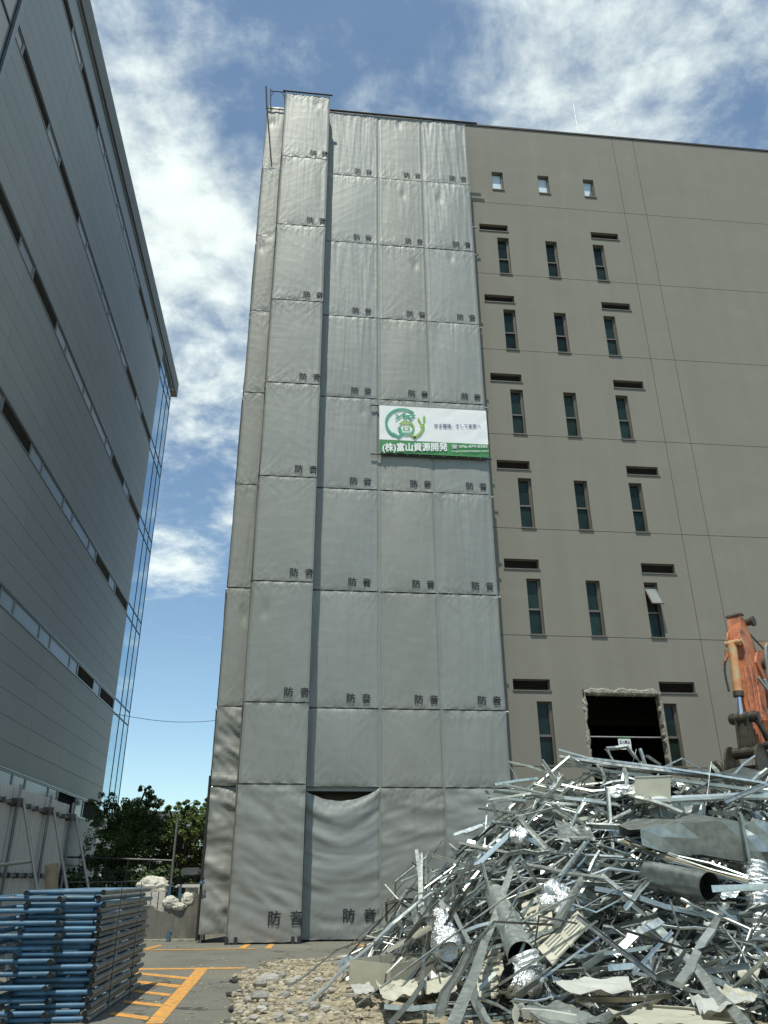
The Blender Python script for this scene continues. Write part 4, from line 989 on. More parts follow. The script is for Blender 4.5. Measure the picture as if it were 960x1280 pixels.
def scrap3(pp, w, kind='U', mat='galv', label=None, roll=None, name=None, sub=2):
    b = MB(); rl_ = rq.uniform(0, 6.28) if roll is None else roll
    w *= .86
    b.sweep(crook(pp, sub, .016, rq), prof(kind, w), True, True, roll=rl_)
    c = sum(pp, Vector((0,0,0)))/len(pp)
    return tag(b.build(name or NAMES[kind], mat, origin=c), label or describe(pp, w, kind, mat), 'scrap metal', None if label else 'scrap metal in the heap')
# hand placed pieces, in the order they lie from back to front
A = lambda a, b: (480+a/4, 1040+b/4)
B3 = lambda a, b: (640+a/3, 920+b/3)
D4 = lambda a, b: (720+a/4, 1100+b/4)
E4 = lambda a, b: (580+a/2.526, 750+b/2.526)
scrap([(700,948),(830,966),(960,984)], .13, 'U', lifts=(.35,.4,.35), roll=.3); scrap([(706,955),(830,973),(960,990)], .12, 'B', lifts=(.3,.33,.3), roll=0); scrap([(712,944),(840,960),(955,978)], .10, 'U', lifts=(.45,.5,.45), roll=3.3)
scrap([(699,937),(753,953)], .07, 'B', 'galv_white', lifts=(.45,.4)); scrap([(800,936),(808,960)], .075, 'O', lifts=(.55,.25), label='short upright tube sticking up on top of the scrap, before the broken opening'); scrap([(808,946),(824,957)], .13, 'U', lifts=(.45,.3))
fr = [at(757.5,937,14.1), at(783,934,14.1), at(804,957,14.0), at(768,955,14.1), at(757.5,937,14.1)]
scrap3(fr, .10, 'U', 'galv', 'bent square frame of thin channel standing on top of the scrap heap', .4, 'bent_frame', 2)
scrap([E4(433,530),E4(440,585),E4(500,570),E4(505,522)], .06, 'B', lifts=(.4,.25,.25,.4)); scrap([E4(505,522),E4(515,590),E4(545,620)], .07, 'B', lifts=(.4,.2,.2))
scrap([E4(45,595),E4(240,610),E4(440,630)], .09, 'U', 'galv', lifts=(.4,.3,.2), roll=3.1); scrap([E4(60,620),E4(200,638),E4(360,650)], .12, 'U', 'galv_white', lifts=(.35,.25,.2), roll=0); scrap([E4(95,580),E4(230,560)], .13, 'U', lifts=(.3,.3), roll=3.2)
scrap([E4(140,512),E4(262,546)], .05, 'L', lifts=(.5,.4)); scrap([E4(142,520),E4(180,590),E4(232,645)], .022, 'O', lifts=(.5,.35,.2)); scrap([E4(70,600),E4(100,680)], .06, 'U', lifts=(.2,.0))
scrap([B3(660,215),B3(740,175),B3(810,160)], .15, 'F', 'galv', lifts=(.3,.35,.35), roll=.5); scrap([B3(800,250),B3(950,185)], .09, 'U', lifts=(.35,.4)); scrap([B3(520,243),B3(740,232),B3(962,226)], .14, 'O', 'galv_white', lifts=(.25,.25,.25), label='long bright round pipe lying level near the top of the scrap heap')
scrap([B3(400,200),B3(460,225),B3(520,240),B3(640,285)], .08, 'U', lifts=(.3,.3,.3,.25)); scrap([B3(0,215),B3(200,240),B3(400,265)], .12, 'U', 'galv_white', lifts=(.2,.25,.2), roll=.2); scrap([B3(830,140),B3(905,75)], .07, 'L', 'galv_white', lifts=(.5,.6))
scrap([B3(960,130),B3(910,170)], .10, 'U', lifts=(.6,.45)); scrap([B3(100,235),B3(50,300),B3(0,372)], .09, 'U', lifts=(.35,.3,.25)); scrap([B3(130,240),B3(300,345)], .10, 'U', lifts=(.35,.25)); scrap([B3(0,275),B3(60,350),B3(130,425)], .08, 'L', lifts=(.25,.3,.25)); scrap([B3(280,335),B3(515,355)], .09, 'B', lifts=(.3,.3))
scrap([B3(395,395),B3(480,380),B3(552,375)], .06, 'O', 'galv_white', lifts=(.3,.35,.4)); scrap([B3(0,430),B3(200,440),B3(420,452)], .07, 'U', lifts=(.25,.25,.25)); scrap([B3(160,567),B3(220,480),B3(285,395)], .10, 'U', lifts=(.3,.35,.3), roll=.3); scrap([B3(285,512),B3(325,435)], .08, 'U', lifts=(.2,.25))
scrap([B3(45,478),B3(200,510),B3(350,530),B3(460,612)], .085, 'U', lifts=(.3,.35,.35,.3), roll=2.8); scrap([B3(160,712),B3(210,620),B3(262,538)], .10, 'B', lifts=(.35,.4,.35)); scrap([B3(200,660),B3(330,610),B3(480,545),B3(590,490)], .07, 'F', lifts=(.3,.35,.35,.3), roll=.4); scrap([B3(420,650),B3(475,580),B3(530,510)], .07, 'U', lifts=(.3,.35,.3))
for i in range(5): scrap([B3(398+i*7,402-i*5),B3(600+i*6,475-i*5),B3(885,560-i*7)], .05, 'U', 'brown_steel' if i in (1,2) else 'galv_dull', lifts=(.3+i*.02,.35+i*.02,.3+i*.02), roll=.2+i*.1)
scrap([D4(190,375),D4(428,200),D4(370,165)], .10, 'U', lifts=(.3,.35,.3)); scrap([D4(365,195),D4(560,390),D4(690,560),D4(850,725)], .12, 'U', lifts=(.3,.4,.4,.3), roll=2.9); scrap([D4(512,522),D4(600,380),D4(680,250)], .10, 'B', 'galv_white', lifts=(.45,.5,.4), label='straight bright box section slanting across the dark middle of the scrap heap'); scrap([D4(680,250),D4(752,125)], .09, 'B', lifts=(.4,.3))
scrap([D4(280,475),D4(480,260)], .05, 'L', 'galv', lifts=(.35,.35)); scrap([D4(300,475),D4(480,525),D4(650,575)], .085, 'U', 'galv_white', lifts=(.35,.4,.35), roll=.2); scrap([D4(160,440),D4(380,436),D4(395,380)], .07, 'U', lifts=(.3,.3,.3)); scrap([D4(660,470),D4(960,570)], .17, 'U', 'galv', lifts=(.25,.25), roll=3.3); scrap([D4(0,395),D4(380,345)], .12, 'U', lifts=(.25,.25), roll=.1)
scrap([D4(430,230),D4(600,240),D4(800,262)], .08, 'F', 'galv_white', lifts=(.3,.3,.25), roll=.4); scrap([D4(170,690),D4(420,605)], .10, 'F', lifts=(.3,.3), roll=.6); scrap([D4(330,650),D4(780,690)], .09, 'U', 'cream', lifts=(.25,.25)); scrap([D4(650,460),D4(900,320)], .08, 'U', lifts=(.2,.2)); scrap([D4(700,190),D4(830,360),D4(955,545)], .035, 'O', lifts=(.3,.35,.35)); scrap([D4(100,60),D4(450,150),D4(820,210)], .17, 'U', 'galv_dull', lifts=(.2,.2,.2), roll=.2)
scrap([D4(0,600),D4(480,580)], .06, 'U', lifts=(.3,.3)); scrap([D4(0,565),D4(80,625)], .07, 'U', lifts=(.3,.3)); scrap([D4(0,740),D4(180,680)], .09, 'U', lifts=(.3,.3)); scrap([D4(540,140),D4(590,85)], .05, 'B', 'rust', lifts=(.25,.3))
scrap([A(530,412),A(600,350),A(750,290),A(905,212)], .11, 'F', lifts=(.35,.4,.4,.35), roll=.5); scrap([A(350,212),A(460,180),A(565,148)], .10, 'U', lifts=(.3,.35,.3)); scrap([A(385,60),A(620,108)], .10, 'U', 'white_steel', lifts=(.3,.3), roll=.2); scrap([A(330,60),A(380,95)], .10, 'F', 'white_steel', lifts=(.2,.25))
scrap([A(500,232),A(560,165),A(620,112),A(700,95),A(830,100)], .08, 'F', lifts=(.3,.35,.4,.4,.3), roll=.8); scrap([A(85,250),A(240,200),A(410,158)], .05, 'L', lifts=(.1,.2,.25)); scrap([A(640,150),A(680,225),A(722,290)], .07, 'U', lifts=(.35,.4,.35)); scrap([A(690,150),A(762,252)], .07, 'U', lifts=(.3,.3)); scrap([A(480,292),A(580,290),A(690,228)], .06, 'F', lifts=(.35,.4,.35), roll=.9)
scrap([A(180,370),A(250,485)], .12, 'U', lifts=(.3,.3)); scrap([A(280,340),A(345,395),A(430,560)], .085, 'F', 'galv_white', lifts=(.4,.5,.4), roll=.3); scrap([A(20,605),A(130,545),A(240,482)], .13, 'U', 'cream', lifts=(.35,.35,.3), roll=0); scrap([A(400,495),A(545,447)], .11, 'U', lifts=(.35,.35), roll=3.4); scrap([A(520,645),A(700,560),A(885,475)], .06, 'L', lifts=(.3,.35,.3)); scrap([A(690,436),A(850,436)], .03, 'O', lifts=(.4,.4))
scrap([A(858,470),A(960,288)], .11, 'B', lifts=(.4,.4)); scrap([A(600,352),A(690,440)], .05, 'F', 'galv_white', lifts=(.4,.4)); scrap([A(290,335),A(440,310)], .10, 'U', 'galv_white', lifts=(.25,.25)); scrap([A(200,310),A(430,300)], .06, 'U', lifts=(.2,.2)); scrap([A(370,360),A(520,240)], .08, 'U', lifts=(.35,.35)); scrap([A(60,420),A(120,525)], .08, 'U', lifts=(.3,.25)); scrap([A(145,390),A(175,500)], .10, 'U', lifts=(.3,.25))
scrap([(380,1258),(430,1210),(490,1155),(545,1112)], .06, 'O', 'galv_white', lifts=(.04,.35,.45,.3), label='long thin tube leaning out of the left end of the heap onto the gravel'); scrap([(352,1239),(380,1221),(420,1188),(450,1177),(480,1178),(500,1184)], .028, 'O', 'galv_dull', lifts=(.03,.2,.45,.5,.45,.3), label='arched grey rod springing out of the left end of the scrap onto the gravel', sub=1)
scrap([A(280,922),A(360,740),A(440,560)], .105, 'U', 'galv', lifts=(.4,.45,.4), roll=.2); scrap([A(345,965),A(500,560),A(560,420),A(640,180)], .115, 'F', 'galv', lifts=(.55,.6,.5,.35), roll=.1, label='broad pale angle section leaning steeply up the left front of the heap')
scrap([A(205,600),A(350,692)], .06, 'L', lifts=(.35,.3)); scrap([A(200,580),A(185,770),A(30,960)], .055, 'F', 'galv', lifts=(.4,.4,.3), roll=.6); scrap([A(0,885),A(275,882)], .13, 'U', lifts=(.2,.2), roll=.1); scrap([A(440,735),A(520,960)], .09, 'U', lifts=(.35,.3)); scrap([A(480,832),A(650,910)], .055, 'L', lifts=(.35,.3)); scrap([A(640,842),A(828,832)], .13, 'F', 'galv_white', lifts=(.4,.4), roll=.3)
scrap([A(660,822),A(840,690)], .07, 'U', lifts=(.35,.35)); scrap([A(250,945),A(330,905),A(420,870)], .08, 'F', 'galv_white', lifts=(.3,.3,.25), roll=.4); scrap([A(470,850),A(530,960)], .10, 'F', 'galv_white', lifts=(.4,.35), roll=.5); scrap([A(660,960),A(670,880),A(700,860)], .09, 'F', 'cream', lifts=(.4,.35,.3)); scrap([A(690,910),A(960,945)], .09, 'U', 'white_steel', lifts=(.35,.35)); scrap([A(-45,825),A(120,850)], .08, 'U', lifts=(.1,.1))
rs2 = random.Random(5)                    # splintered upright cluster
for i in range(9):
    x = 528+rs2.uniform(-5, 12); scrap([(x, 1135+rs2.uniform(-8,10)), (x+rs2.uniform(-6,4), 1070+rs2.uniform(-8,30))], rs2.uniform(.03,.07), rs2.choice('FLU'), 'galv', lifts=(.2,.3))
# the rest of the heap, piece by piece, then the small stuff
count = len([o for o in C.objects if o.get('group') == 'scrap metal in the heap'])
rh = random.Random(77)
protos = []
for i in range(44):
    kind = rh.choice('UUUULLFBO'); w = rh.choice((.03,.035,.045,.05,.06,.075)) if kind != 'O' else .05; ln = rh.choice((.6,.9,1.2,1.6,2.2,2.8)); k = rh.choice((1,2,3,3,4)); path = [Vector((-ln/2,0,0))]
    for j in range(k): path.append(Vector((-ln/2+ln*(j+1)/k*rh.uniform(.82,1), rh.uniform(-.16,.16)*ln, rh.uniform(-.18,.18)*ln)))
    b = MB(); b.sweep(path, prof(kind, w), True, True, roll=rh.uniform(0,6)); protos.append((kind, ln, b))
def to_px(p_):
    q = Vector(p_)-Vector((0,0,H0)); w = q.dot(FW); return 480+FPX*q.dot(RT)/w, 640-FPX*q.dot(UP)/w
CLEAR = [(795,1012,965,1082,13.4),(815,1083,905,1130,13.4),(608,1105,668,1222,13.6),(428,1182,560,1250,14.5),(925,1070,965,1225,13),(535,1128,588,1202,13.8),(580,1120,740,1250,12.3),(805,970,850,1012,14.0),(895,955,960,980,14.5)]
def kept_clear(x, y, ln):            # the big pieces lie on top: nothing small is thrown over them
    px, py = to_px((x, y, HH(x, y)+.1)); e = ln*22
    return any(a-e < px < c+e and b_-6 < py < d+6 for a, b_, c, d, Y in CLEAR)
pm_mesh = [b.mesh(NAMES[k], 'galv') for k, ln, b in protos]; pm_white = [b.mesh(NAMES[k], 'galv_white') for k, ln, b in protos]
def pose(x, y, off, r_, ln):
    e = .25; gx, gy = (HH(x+e,y)-HH(x-e,y))/(2*e), (HH(x,y+e)-HH(x,y-e))/(2*e)
    a = r_.gauss(0, .32) if r_.random() < .8 else r_.uniform(0, 3.14); d = Vector((math.cos(a), math.sin(a), 0)); d.z = (gx*d.x+gy*d.y)*r_.uniform(.55, 1.05)+r_.gauss(0, .16)
    if x < 2.6 and r_.random() < .2: d.z += r_.uniform(.3,.9)
    d.normalize(); q = d.to_track_quat('X', 'Z'); q = q @ Matrix.Rotation(r_.uniform(0,6.28), 3, 'X').to_quaternion()
    z = HH(x, y)+off
    z = max(z, .06 + abs(d.z)*ln/2)
    return Matrix.Translation((x, y, z)) @ q.to_matrix().to_4x4()
n = 0
while count+n < 298:
    x, y = rh.uniform(1.1, 9.6), rh.uniform(9.2, 14.9)
    if HH(x, y) < .10: continue
    i = rh.randrange(len(protos)); kind, ln, _ = protos[i]
    if x < 3.0 and ln > 1.3: continue
    if kept_clear(x, y, ln): continue
    o = bpy.data.objects.new(NAMES[kind], (pm_white if rh.random() < .10 else pm_mesh)[i]); C.objects.link(o); o.matrix_world = pose(x, y, rh.uniform(-.06,.20), rh, ln)
    me_ = o.data; xs_ = sorted(me_.vertices, key=lambda v: v.co.x); mw = o.matrix_world
    tag(o, describe([mw @ Vector((-ln/2,0,0)), mw @ xs_[-1].co], 0, kind, me_.materials[0].name and ('galv_white' if me_ in pm_white else 'galv')), 'scrap metal', 'scrap metal in the heap'); n += 1
b = MB()
for i in range(5200):
    x, y = rh.uniform(.95, 12.8), rh.uniform(9.1, 17.2)
    if HH(x, y) < .06: continue
    kind, ln, pb = protos[rh.randrange(len(protos))]
    if x < 1.8 and ln > .9: continue
    mt = pose(x, y, (rh.uniform(-.22, .0) if rh.random() < .13 else rh.uniform(-1.15, -.32)), rh, ln); tw = Vector((rh.choice((.35,.5,.7,.9)), .8, .8)); b.add([mt @ (v*tw) for v in pb.v], pb.f)
for i in range(420):                       # torn curled plates
    x, y = rh.uniform(1.1, 10), rh.uniform(9.3, 15)
    if HH(x, y) < .15: continue
    s_ = rh.uniform(.10, .30); mt = pose(x, y, rh.uniform(-.7, -.05), rh, s_); w = s_*rh.uniform(.4, .9); cu = rh.uniform(-.9, .9); g3 = []
    for j in range(4):
        for k in range(3): g3.append(mt @ Vector(((j/1.5-1)*s_*rh.uniform(.85,1.1), (k-1)*w*rh.uniform(.7,1.1), cu*s_*(j/1.5-1)**2+rh.uniform(-.12,.12)*s_)))
    b.add(g3, [(j*3+k, j*3+k+1, j*3+k+4, j*3+k+3) for j in range(3) for k in range(2)])
for i in range(700):                      # offcuts
    x, y = rh.uniform(.95, 11), rh.uniform(9.1, 15)
    if HH(x, y) < .04: continue
    s_ = rh.uniform(.03, .12); mt = pose(x, y, rh.uniform(-.8, -.05), rh, s_); w = s_*rh.uniform(.3, 1)
    b.add([mt @ Vector(p_) for p_ in ((-s_,-w,0),(s_,-w*.7,s_*.3),(s_*.8,w,0),(-s_*.7,w,s_*.4))], [(0,1,2),(0,2,3)])
tag(b.build('scrap_metal', 'galv_stuff', kind='stuff'), 'tangle of small galvanised steel offcuts filling the scrap heap', 'scrap metal')
b = MB(); nx, ny = 60, 40; vs = []  # added core mound: blocks see-through, gap shade put into its colour
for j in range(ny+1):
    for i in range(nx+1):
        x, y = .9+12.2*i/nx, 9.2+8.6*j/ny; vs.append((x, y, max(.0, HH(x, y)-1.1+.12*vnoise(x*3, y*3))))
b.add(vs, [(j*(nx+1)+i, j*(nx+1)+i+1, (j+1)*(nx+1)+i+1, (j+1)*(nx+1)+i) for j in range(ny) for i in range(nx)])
tag(b.build('heap_core', 'scrap_core', kind='stuff'), 'dark core mound added inside the scrap heap, standing for shade in its gaps', 'scrap metal')

# the big pieces on the heap
def crumple_box(c, ax, ay, az, n=(10,5,5), amp=.05, sd=0, open_end=True, taper=None, thick=True):
    """open sheet-metal duct: ax runs along it, ay deep, az up (half sizes)"""
    b = MB(); nu, ny_, nz_ = n; sec = []
    for i in range(ny_): sec.append((-1+2*i/ny_, -1))
    for i in range(nz_): sec.append((1, -1+2*i/nz_))
    for i in range(ny_): sec.append((1-2*i/ny_, 1))
    for i in range(nz_): sec.append((-1, 1-2*i/nz_))
    k = len(sec); vs = []
    for u in range(nu+1):
        for s_, t_ in sec:
            uu = -1+2*u/nu; sc_ = taper(uu) if taper else (1, 1)
            p_ = Vector(c)+Vector(ax)*uu+Vector(ay)*s_*sc_[0]+Vector(az)*t_*sc_[1]
            nz1 = vnoise(p_.x*2.1+sd, p_.y*2.1, p_.z*2.1); nz2 = abs(vnoise(p_.x*3.7+sd, p_.z*3.7, p_.y*3.7))
            vs.append(p_+(Vector(ay).normalized()*s_+Vector(az).normalized()*t_)*(amp*(nz1*1.3-nz2*1.6)))
    fs = [(u*k+j, u*k+(j+1)%k, (u+1)*k+(j+1)%k, (u+1)*k+j) for u in range(nu) for j in range(k)]
    return b.add(vs, fs)
dY = 11.1
dl, dr = at(800, 1040, dY), at(928, 1046, dY-.25); mid = (dl+dr)/2
ax_ = (dr-dl)/2; 
dk = thing('crushed_duct', 'big crumpled rectangular sheet metal duct at the right of the scrap heap', 'duct', (mid.x, mid.y, mid.z-.4))
crumple_box(mid+Vector((0,.38,0)), ax_, (0,.40,.05), (0,-.05,.27), (5,2,2), .06, 3, taper=lambda u: (1, min(1, .28+.72*((u+1)/2)**.6+.1))).build('body', 'galv_dull', dk)
fl = MB(); e = dr+Vector((0,-.02,0))
for a, c in (((0,-.03,-.30),(0,-.03,.28)), ((0,-.03,.28),(0,.80,.36)), ((0,-.03,-.30),(0,.8,-.22))): fl.obox(e+(Vector(a)+Vector(c))/2, (.02,0,0), tuple((Vector(c)-Vector(a))/2), tuple(Vector((0,.03,.0)) if abs(a[1]-c[1]) < .1 else Vector((0,0,.03))))
fl.build('flange', 'galv_dull', dk)
crumple_box(dr+Vector((.36,.33,.0)), (.32,-.03,.02), (0,.36,.05), (0,-.05,.26), (5,3,3), .12, 12, taper=lambda u: (1, 1-.12*(u+1))).build('crushed_end', 'galv_dull', dk)
MB().obox(dr+Vector((.35,.33,0)), (.25,0,0), (0,.25,0), (0,0,.16)).build('inside', 'hole', dk)  # black block added as the shade within the crushed end
def round_duct(name, label, path, r, mat, n=22, ribs=0, wob=.0, inner=True, sd=1, cat='duct', seam=6, bell=False):
    path = [Vector(p_) for p_ in path]; tot = sum((c-a).length for a, c in zip(path, path[1:])); m_ = max(8, int(tot/(.03 if ribs else .07))); pts = []
    for i in range(m_+1):
        d = tot*i/m_
        for a, c in zip(path, path[1:]):
            l_ = (c-a).length
            if d <= l_+1e-6: pts.append(a.lerp(c, d/l_)); break
            d -= l_
    for _ in range(3): pts = [pts[0]]+[(pts[i-1]+pts[i]*2+pts[i+1])/4 for i in range(1, len(pts)-1)]+[pts[-1]]
    rad = r if isinstance(r, (list, tuple)) else (r, r); rr_ = []
    for i in range(len(pts)):
        q = rad[0]+(rad[1]-rad[0])*i/(len(pts)-1); rr_.append(q*(1+(.07 if i%2 else -.03) if ribs else 1+(.018 if i%seam == 0 else 0)))
    if bell: rr_ = [q*(1 if i < .86*len(rr_) else 1-.45*((i-.86*len(rr_))/(.14*len(rr_)))) for i, q in enumerate(rr_)]
    b = MB(); b.rings(pts, rr_, n, squash=(lambda i, k: 1+wob*vnoise(i*.35+sd, math.cos(6.283*k/n)*1.2, math.sin(6.283*k/n)*1.2)+(.05*vnoise(i*1.1+sd, k*.9) if ribs else 0)))
    t = thing(name, label, cat, tuple(pts[0])); b.build('shell', mat, t, smooth=not ribs)
    q = MB(); e = pts[-1]; dr_ = (pts[-1]-pts[-3]).normalized(); dp = .05 if bell else .25
    q.rings([e-dr_*.005, e-dr_*dp, e-dr_*(dp+.01)], [rr_[-1]*.97, rr_[-1]*(.5 if bell else .9), .01], n, squash=(lambda i, k: 1+.25*vnoise(i*2.2, k*.8)) if bell else None); q.build('inside', 'foil' if bell else 'hole', t); return t  # black lining stands for shade in the mouth; foil where belled
p0, p1 = on_pile(812, 1093, .25), on_pile(880, 1107, .65); p1 = p0+(p1-p0).normalized()*1.05
round_duct('spiral_duct', 'dull round spiral duct with an open black mouth below the crumpled duct', [p0, p1], .165, 'galv_dull', 24)
d0, d1 = at(944, 1080, 10.9), at(951, 1215, 10.55)
round_duct('flexible_duct', 'ribbed silver flexible duct hanging down at the right edge of the heap', [d0, d0.lerp(d1,.5)+Vector((.02,-.03,0)), d1], .155, 'foil', 20, ribs=1, wob=.12)
e0, e1, e2, e3 = on_pile(620, 1120, .3), on_pile(642, 1172, .42), on_pile(652, 1195, .5), on_pile(640, 1208, .62)
round_duct('duct_run', 'smooth silver duct section leaning down the left front of the heap', [e0, e1, e2], .15, 'galv', 22, wob=.06)
round_duct('foil_elbow', 'crinkled foil elbow with a dark mouth at the foot of the leaning silver duct', [e2+Vector((0,-.02,.02)), e2+Vector((.05,-.06,-.13)), e2+Vector((.02,-.10,-.24)), e2+Vector((-.10,-.13,-.25)), e2+Vector((-.22,-.16,-.18))], (.165,.15), 'foil', 22, ribs=1, wob=.16, sd=5)
f0, f1 = on_pile(548, 1142, .6), on_pile(561, 1190, .45)
round_duct('foil_bundle', 'crinkled foil duct end flaring downward at the left of the heap', [f0, f0.lerp(f1,.5), f1], (.085,.19), 'foil', 24, ribs=1, wob=.16, sd=9, bell=True)
for (x, y, r_), lab in (((695,1122,.20), 'ball of crumpled foil in the middle left of the heap'), ((650,1046,.14), 'small ball of crumpled foil high on the left of the heap'), ((705,1135,.13), 'twist of crumpled foil hanging below the foil ball')):
    c = on_pile(x, y, .3); tag(lump('foil_ball', tuple(c), r_, (1,.8,.9), x, 'foil', .5, 34, 22), lab, 'foil')
c = on_pile(556, 1140, .62); b = MB(); b.obox(c, (.05,0,-.12), (.03,0,.015), (0,.004,0)); tag(b.build('white_tag', 'white_steel', origin=c), 'white plastic tag on the flaring foil duct end', 'tag')
# cream tray
tl, tc_, tr = at(436.5, 1199, 11.9), at(488, 1205, 11.35), at(548, 1196, 11.9)
ct = thing('cream_tray', 'cream folded steel tray tipped on the left foot of the heap', 'panel', tuple((tl+tr)/2-Vector((0,0,.3))))
dn = Vector((0,.02,-.30)); back = tl+tr-tc_
for a, c, nm in ((tl, tc_, 'side'), (tc_, tr, 'side'), (tr, back, 'side'), (back, tl, 'side')):
    d = (c-a).normalized(); nrm = Vector((-d.y, d.x, 0)).normalized()*.012; MB().prism([a, c, c+dn, a+dn], nrm).build('side', 'cream', ct)
MB().prism([tl+dn, tc_+dn, tr+dn, back+dn], (0,0,.012)).build('base', 'cream', ct)
def crumple_sheet(name, label, pts, mat, amp, sd, nseg=14, thick=.006):
    """bent sheet through four corner points"""
    p_ = [Vector(q) for q in pts]; b = MB(); vs = []
    nr = (p_[1]-p_[0]).cross(p_[3]-p_[0]).normalized()
    for lay in (0, 1):
        for j in range(nseg+1):
            for i in range(nseg+1):
                u, v = i/nseg, j/nseg; q = p_[0].lerp(p_[1], u).lerp(p_[3].lerp(p_[2], u), v); fo = abs(vnoise(u*2.2+sd, v*2.2))*2+.5*abs(vnoise(u*5+sd, v*5)); vs.append(q+nr*(amp*.6*(fo-.5)+lay*thick))
    k = (nseg+1)**2
    for j in range(nseg):
        for i in range(nseg):
            a = j*(nseg+1)+i; q = (a, a+1, a+nseg+2, a+nseg+1); b.f.append(q); b.f.append(tuple(k+w for w in reversed(q)))
    b.v = vs; c = sum(p_, Vector((0,0,0)))/4; return tag(b.build(name, mat, origin=c), label, 'sheet metal')
def cs(label, px, mat, amp, sd, lift=.3, name='sheet_panel'):
    return crumple_sheet(name, label, [on_pile(x, y, lift if not isinstance(lift, tuple) else lift[i]) for i, (x, y) in enumerate(px)], mat, amp, sd)
cs('crumpled cream panel lying under the tipped cream tray', [(470,1228),(520,1226),(528,1243),(478,1247)], 'cream', .10, 1, (.25,.3,.3,.3))
cs('cream panel folded on the gravel edge, left of the crumpled one', [(438,1232),(462,1228),(470,1240),(445,1244)], 'white_steel', .05, 2, .2)
cs('flat cream sheet to the right of the tipped tray', [(528,1226),(568,1219),(572,1238),(532,1243)], 'cream', .06, 3, .25)
cs('long white crumpled channel sheet low in the middle of the heap', [(690,1223),(786,1224),(792,1242),(700,1236)], 'white_steel', .10, 4, .4)
cs('torn white sheet low at the right, under the slanting angle', [(862,1246),(900,1236),(945,1250),(880,1268)], 'white_steel', .12, 5, .35)
cs('cream torn sheet at the bottom right of the heap', [(905,1232),(948,1246),(930,1258),(890,1246)], 'cream', .10, 6, .3)
cs('off white sheet fallen low in the right middle of the heap', [(918,1205),(950,1212),(945,1228),(925,1222)], 'cream', .06, 7, .25)
cs('grey metal sheet standing on edge left of the crumpled duct', [(693,1025),(738,1035),(745,1052),(700,1050)], 'galv_dull', .08, 8, .3)
cs('pale triangular plate lying under the excavator grab', [(898,966),(925,958),(958,966),(940,976)], 'white_steel', .02, 9, (.25,.45,.35,.2))
cs('bright bent sheet low on the bottom edge of the heap', [(640,1256),(700,1252),(760,1280),(690,1285)], 'galv', .10, 10, .35)
cs('folded cream sheet along the bottom edge of the heap', [(760,1262),(850,1264),(918,1280),(800,1282)], 'cream', .05, 11, .3)
cs('small shiny torn sheet beside the mouth of the round duct', [(905,1112),(926,1110),(920,1122),(900,1122)], 'galv_white', .05, 12, .35)
cs('crushed grey sheet under the notice, high on the heap', [(755,985),(800,978),(812,990),(760,998)], 'galv', .10, 13, .3)
# cream slotted louvre boards
def board(label, px, lifts):
    q = [on_pile(x, y, lifts[i]) for i, (x, y) in enumerate(px)]; t = thing('slotted_board', label, 'board', tuple(q[3])); nr = (q[1]-q[0]).cross(q[3]-q[0]).normalized()*.025
    def uv(u, v): return q[0].lerp(q[1], u).lerp(q[3].lerp(q[2], u), v)
    for u0, u1 in ((0,.14),(.86,1),(.45,.55)): MB().prism([uv(u0,0),uv(u1,0),uv(u1,1),uv(u0,1)], nr).build('stile', 'cream', t)
    for k in range(6):
        v0 = k/6+.01
        for ua, ub in ((.143,.447),(.553,.857)): MB().prism([uv(ua,v0),uv(ub,v0),uv(ub,v0+.105),uv(ua,v0+.105)], nr*.9).build('slat', 'cream', t)
board('cream slotted board leaning behind the foil ball', [(652,1130),(690,1110),(690,1172),(655,1190)], (.2,.2,.25,.25))
board('cream slotted board lying tilted right of the foil elbow', [(672,1185),(722,1138),(737,1156),(690,1205)], (.3,.3,.35,.35))
board('cream slotted board half buried below the leaning silver duct', [(585,1195),(625,1185),(635,1240),(596,1250)], (.2,.2,.25,.25))
bx = on_pile(820, 993, .25); bb_ = thing('beige_box', 'plain beige metal box lying near the top of the scrap heap', 'box', tuple(bx-Vector((0,0,.2))))
a_ = R(-24); ux, uy = Vector((math.cos(a_), math.sin(a_), 0)), Vector((-math.sin(a_), math.cos(a_), 0))
MB().obox(bx+Vector((0,.1,.06)), ux*.27, uy*.22, Vector((.02,-.02,.19))).build('body', 'cream', bb_); MB().obox(bx+Vector((0,.1,.06))+Vector((.02,-.02,.198)), ux*.28, uy*.23, Vector((0,0,.008))).build('lid', 'white_steel', bb_)
# ------------------------------------------------------------------ excavator
ex = thing('excavator', 'worn orange excavator arm reaching down behind the scrap heap at the right', 'excavator', (14.6, 20.4, 0))
EO = Vector((10.10, 17.0, 0)); EU = Vector((-.80, -.60, 0)); ES = Vector((.60, -.80, 0))
def ep(u, s, z): return EO+EU*u+ES*s+Vector((0,0,z))
def eprism(poly, s0, s1, name, mat, parent=ex):
    return MB().prism([ep(u, s0, z) for u, z in poly], ES*(s1-s0)).build(name, mat, parent)
SW = .155
st_ = eprism([(-.12,6.98),(.02,6.98),(.16,6.3),(.22,5.2),(.34,3.9),(.12,3.75),(-.25,4.2),(-.52,5.4),(-.56,6.0),(-.42,6.5)], -SW, SW, 'stick', 'excavator')
eprism([(-.14,6.985),(.05,6.985),(.03,7.03),(-.14,7.03)], -SW-.03, SW+.03, 'stick_cap', 'greasy')
for s in (-SW-.012, SW+.001): eprism([(-.30,4.3),(-.02,3.85),(.1,3.9),(.05,4.7),(-.12,5.9),(-.5,5.9),(-.5,5.3)], s, s+.011, 'side_plate', 'excavator', st_)
def etube(a, c, r, name, mat, parent=ex, n=12, r1=None): return MB().tube(ep(*a), ep(*c), r, n, r1=r1).build(name, mat, parent, smooth=False)
etube((-.30,-.26,6.86), (-.30,.27,6.86), .085, 'pin', 'greasy')
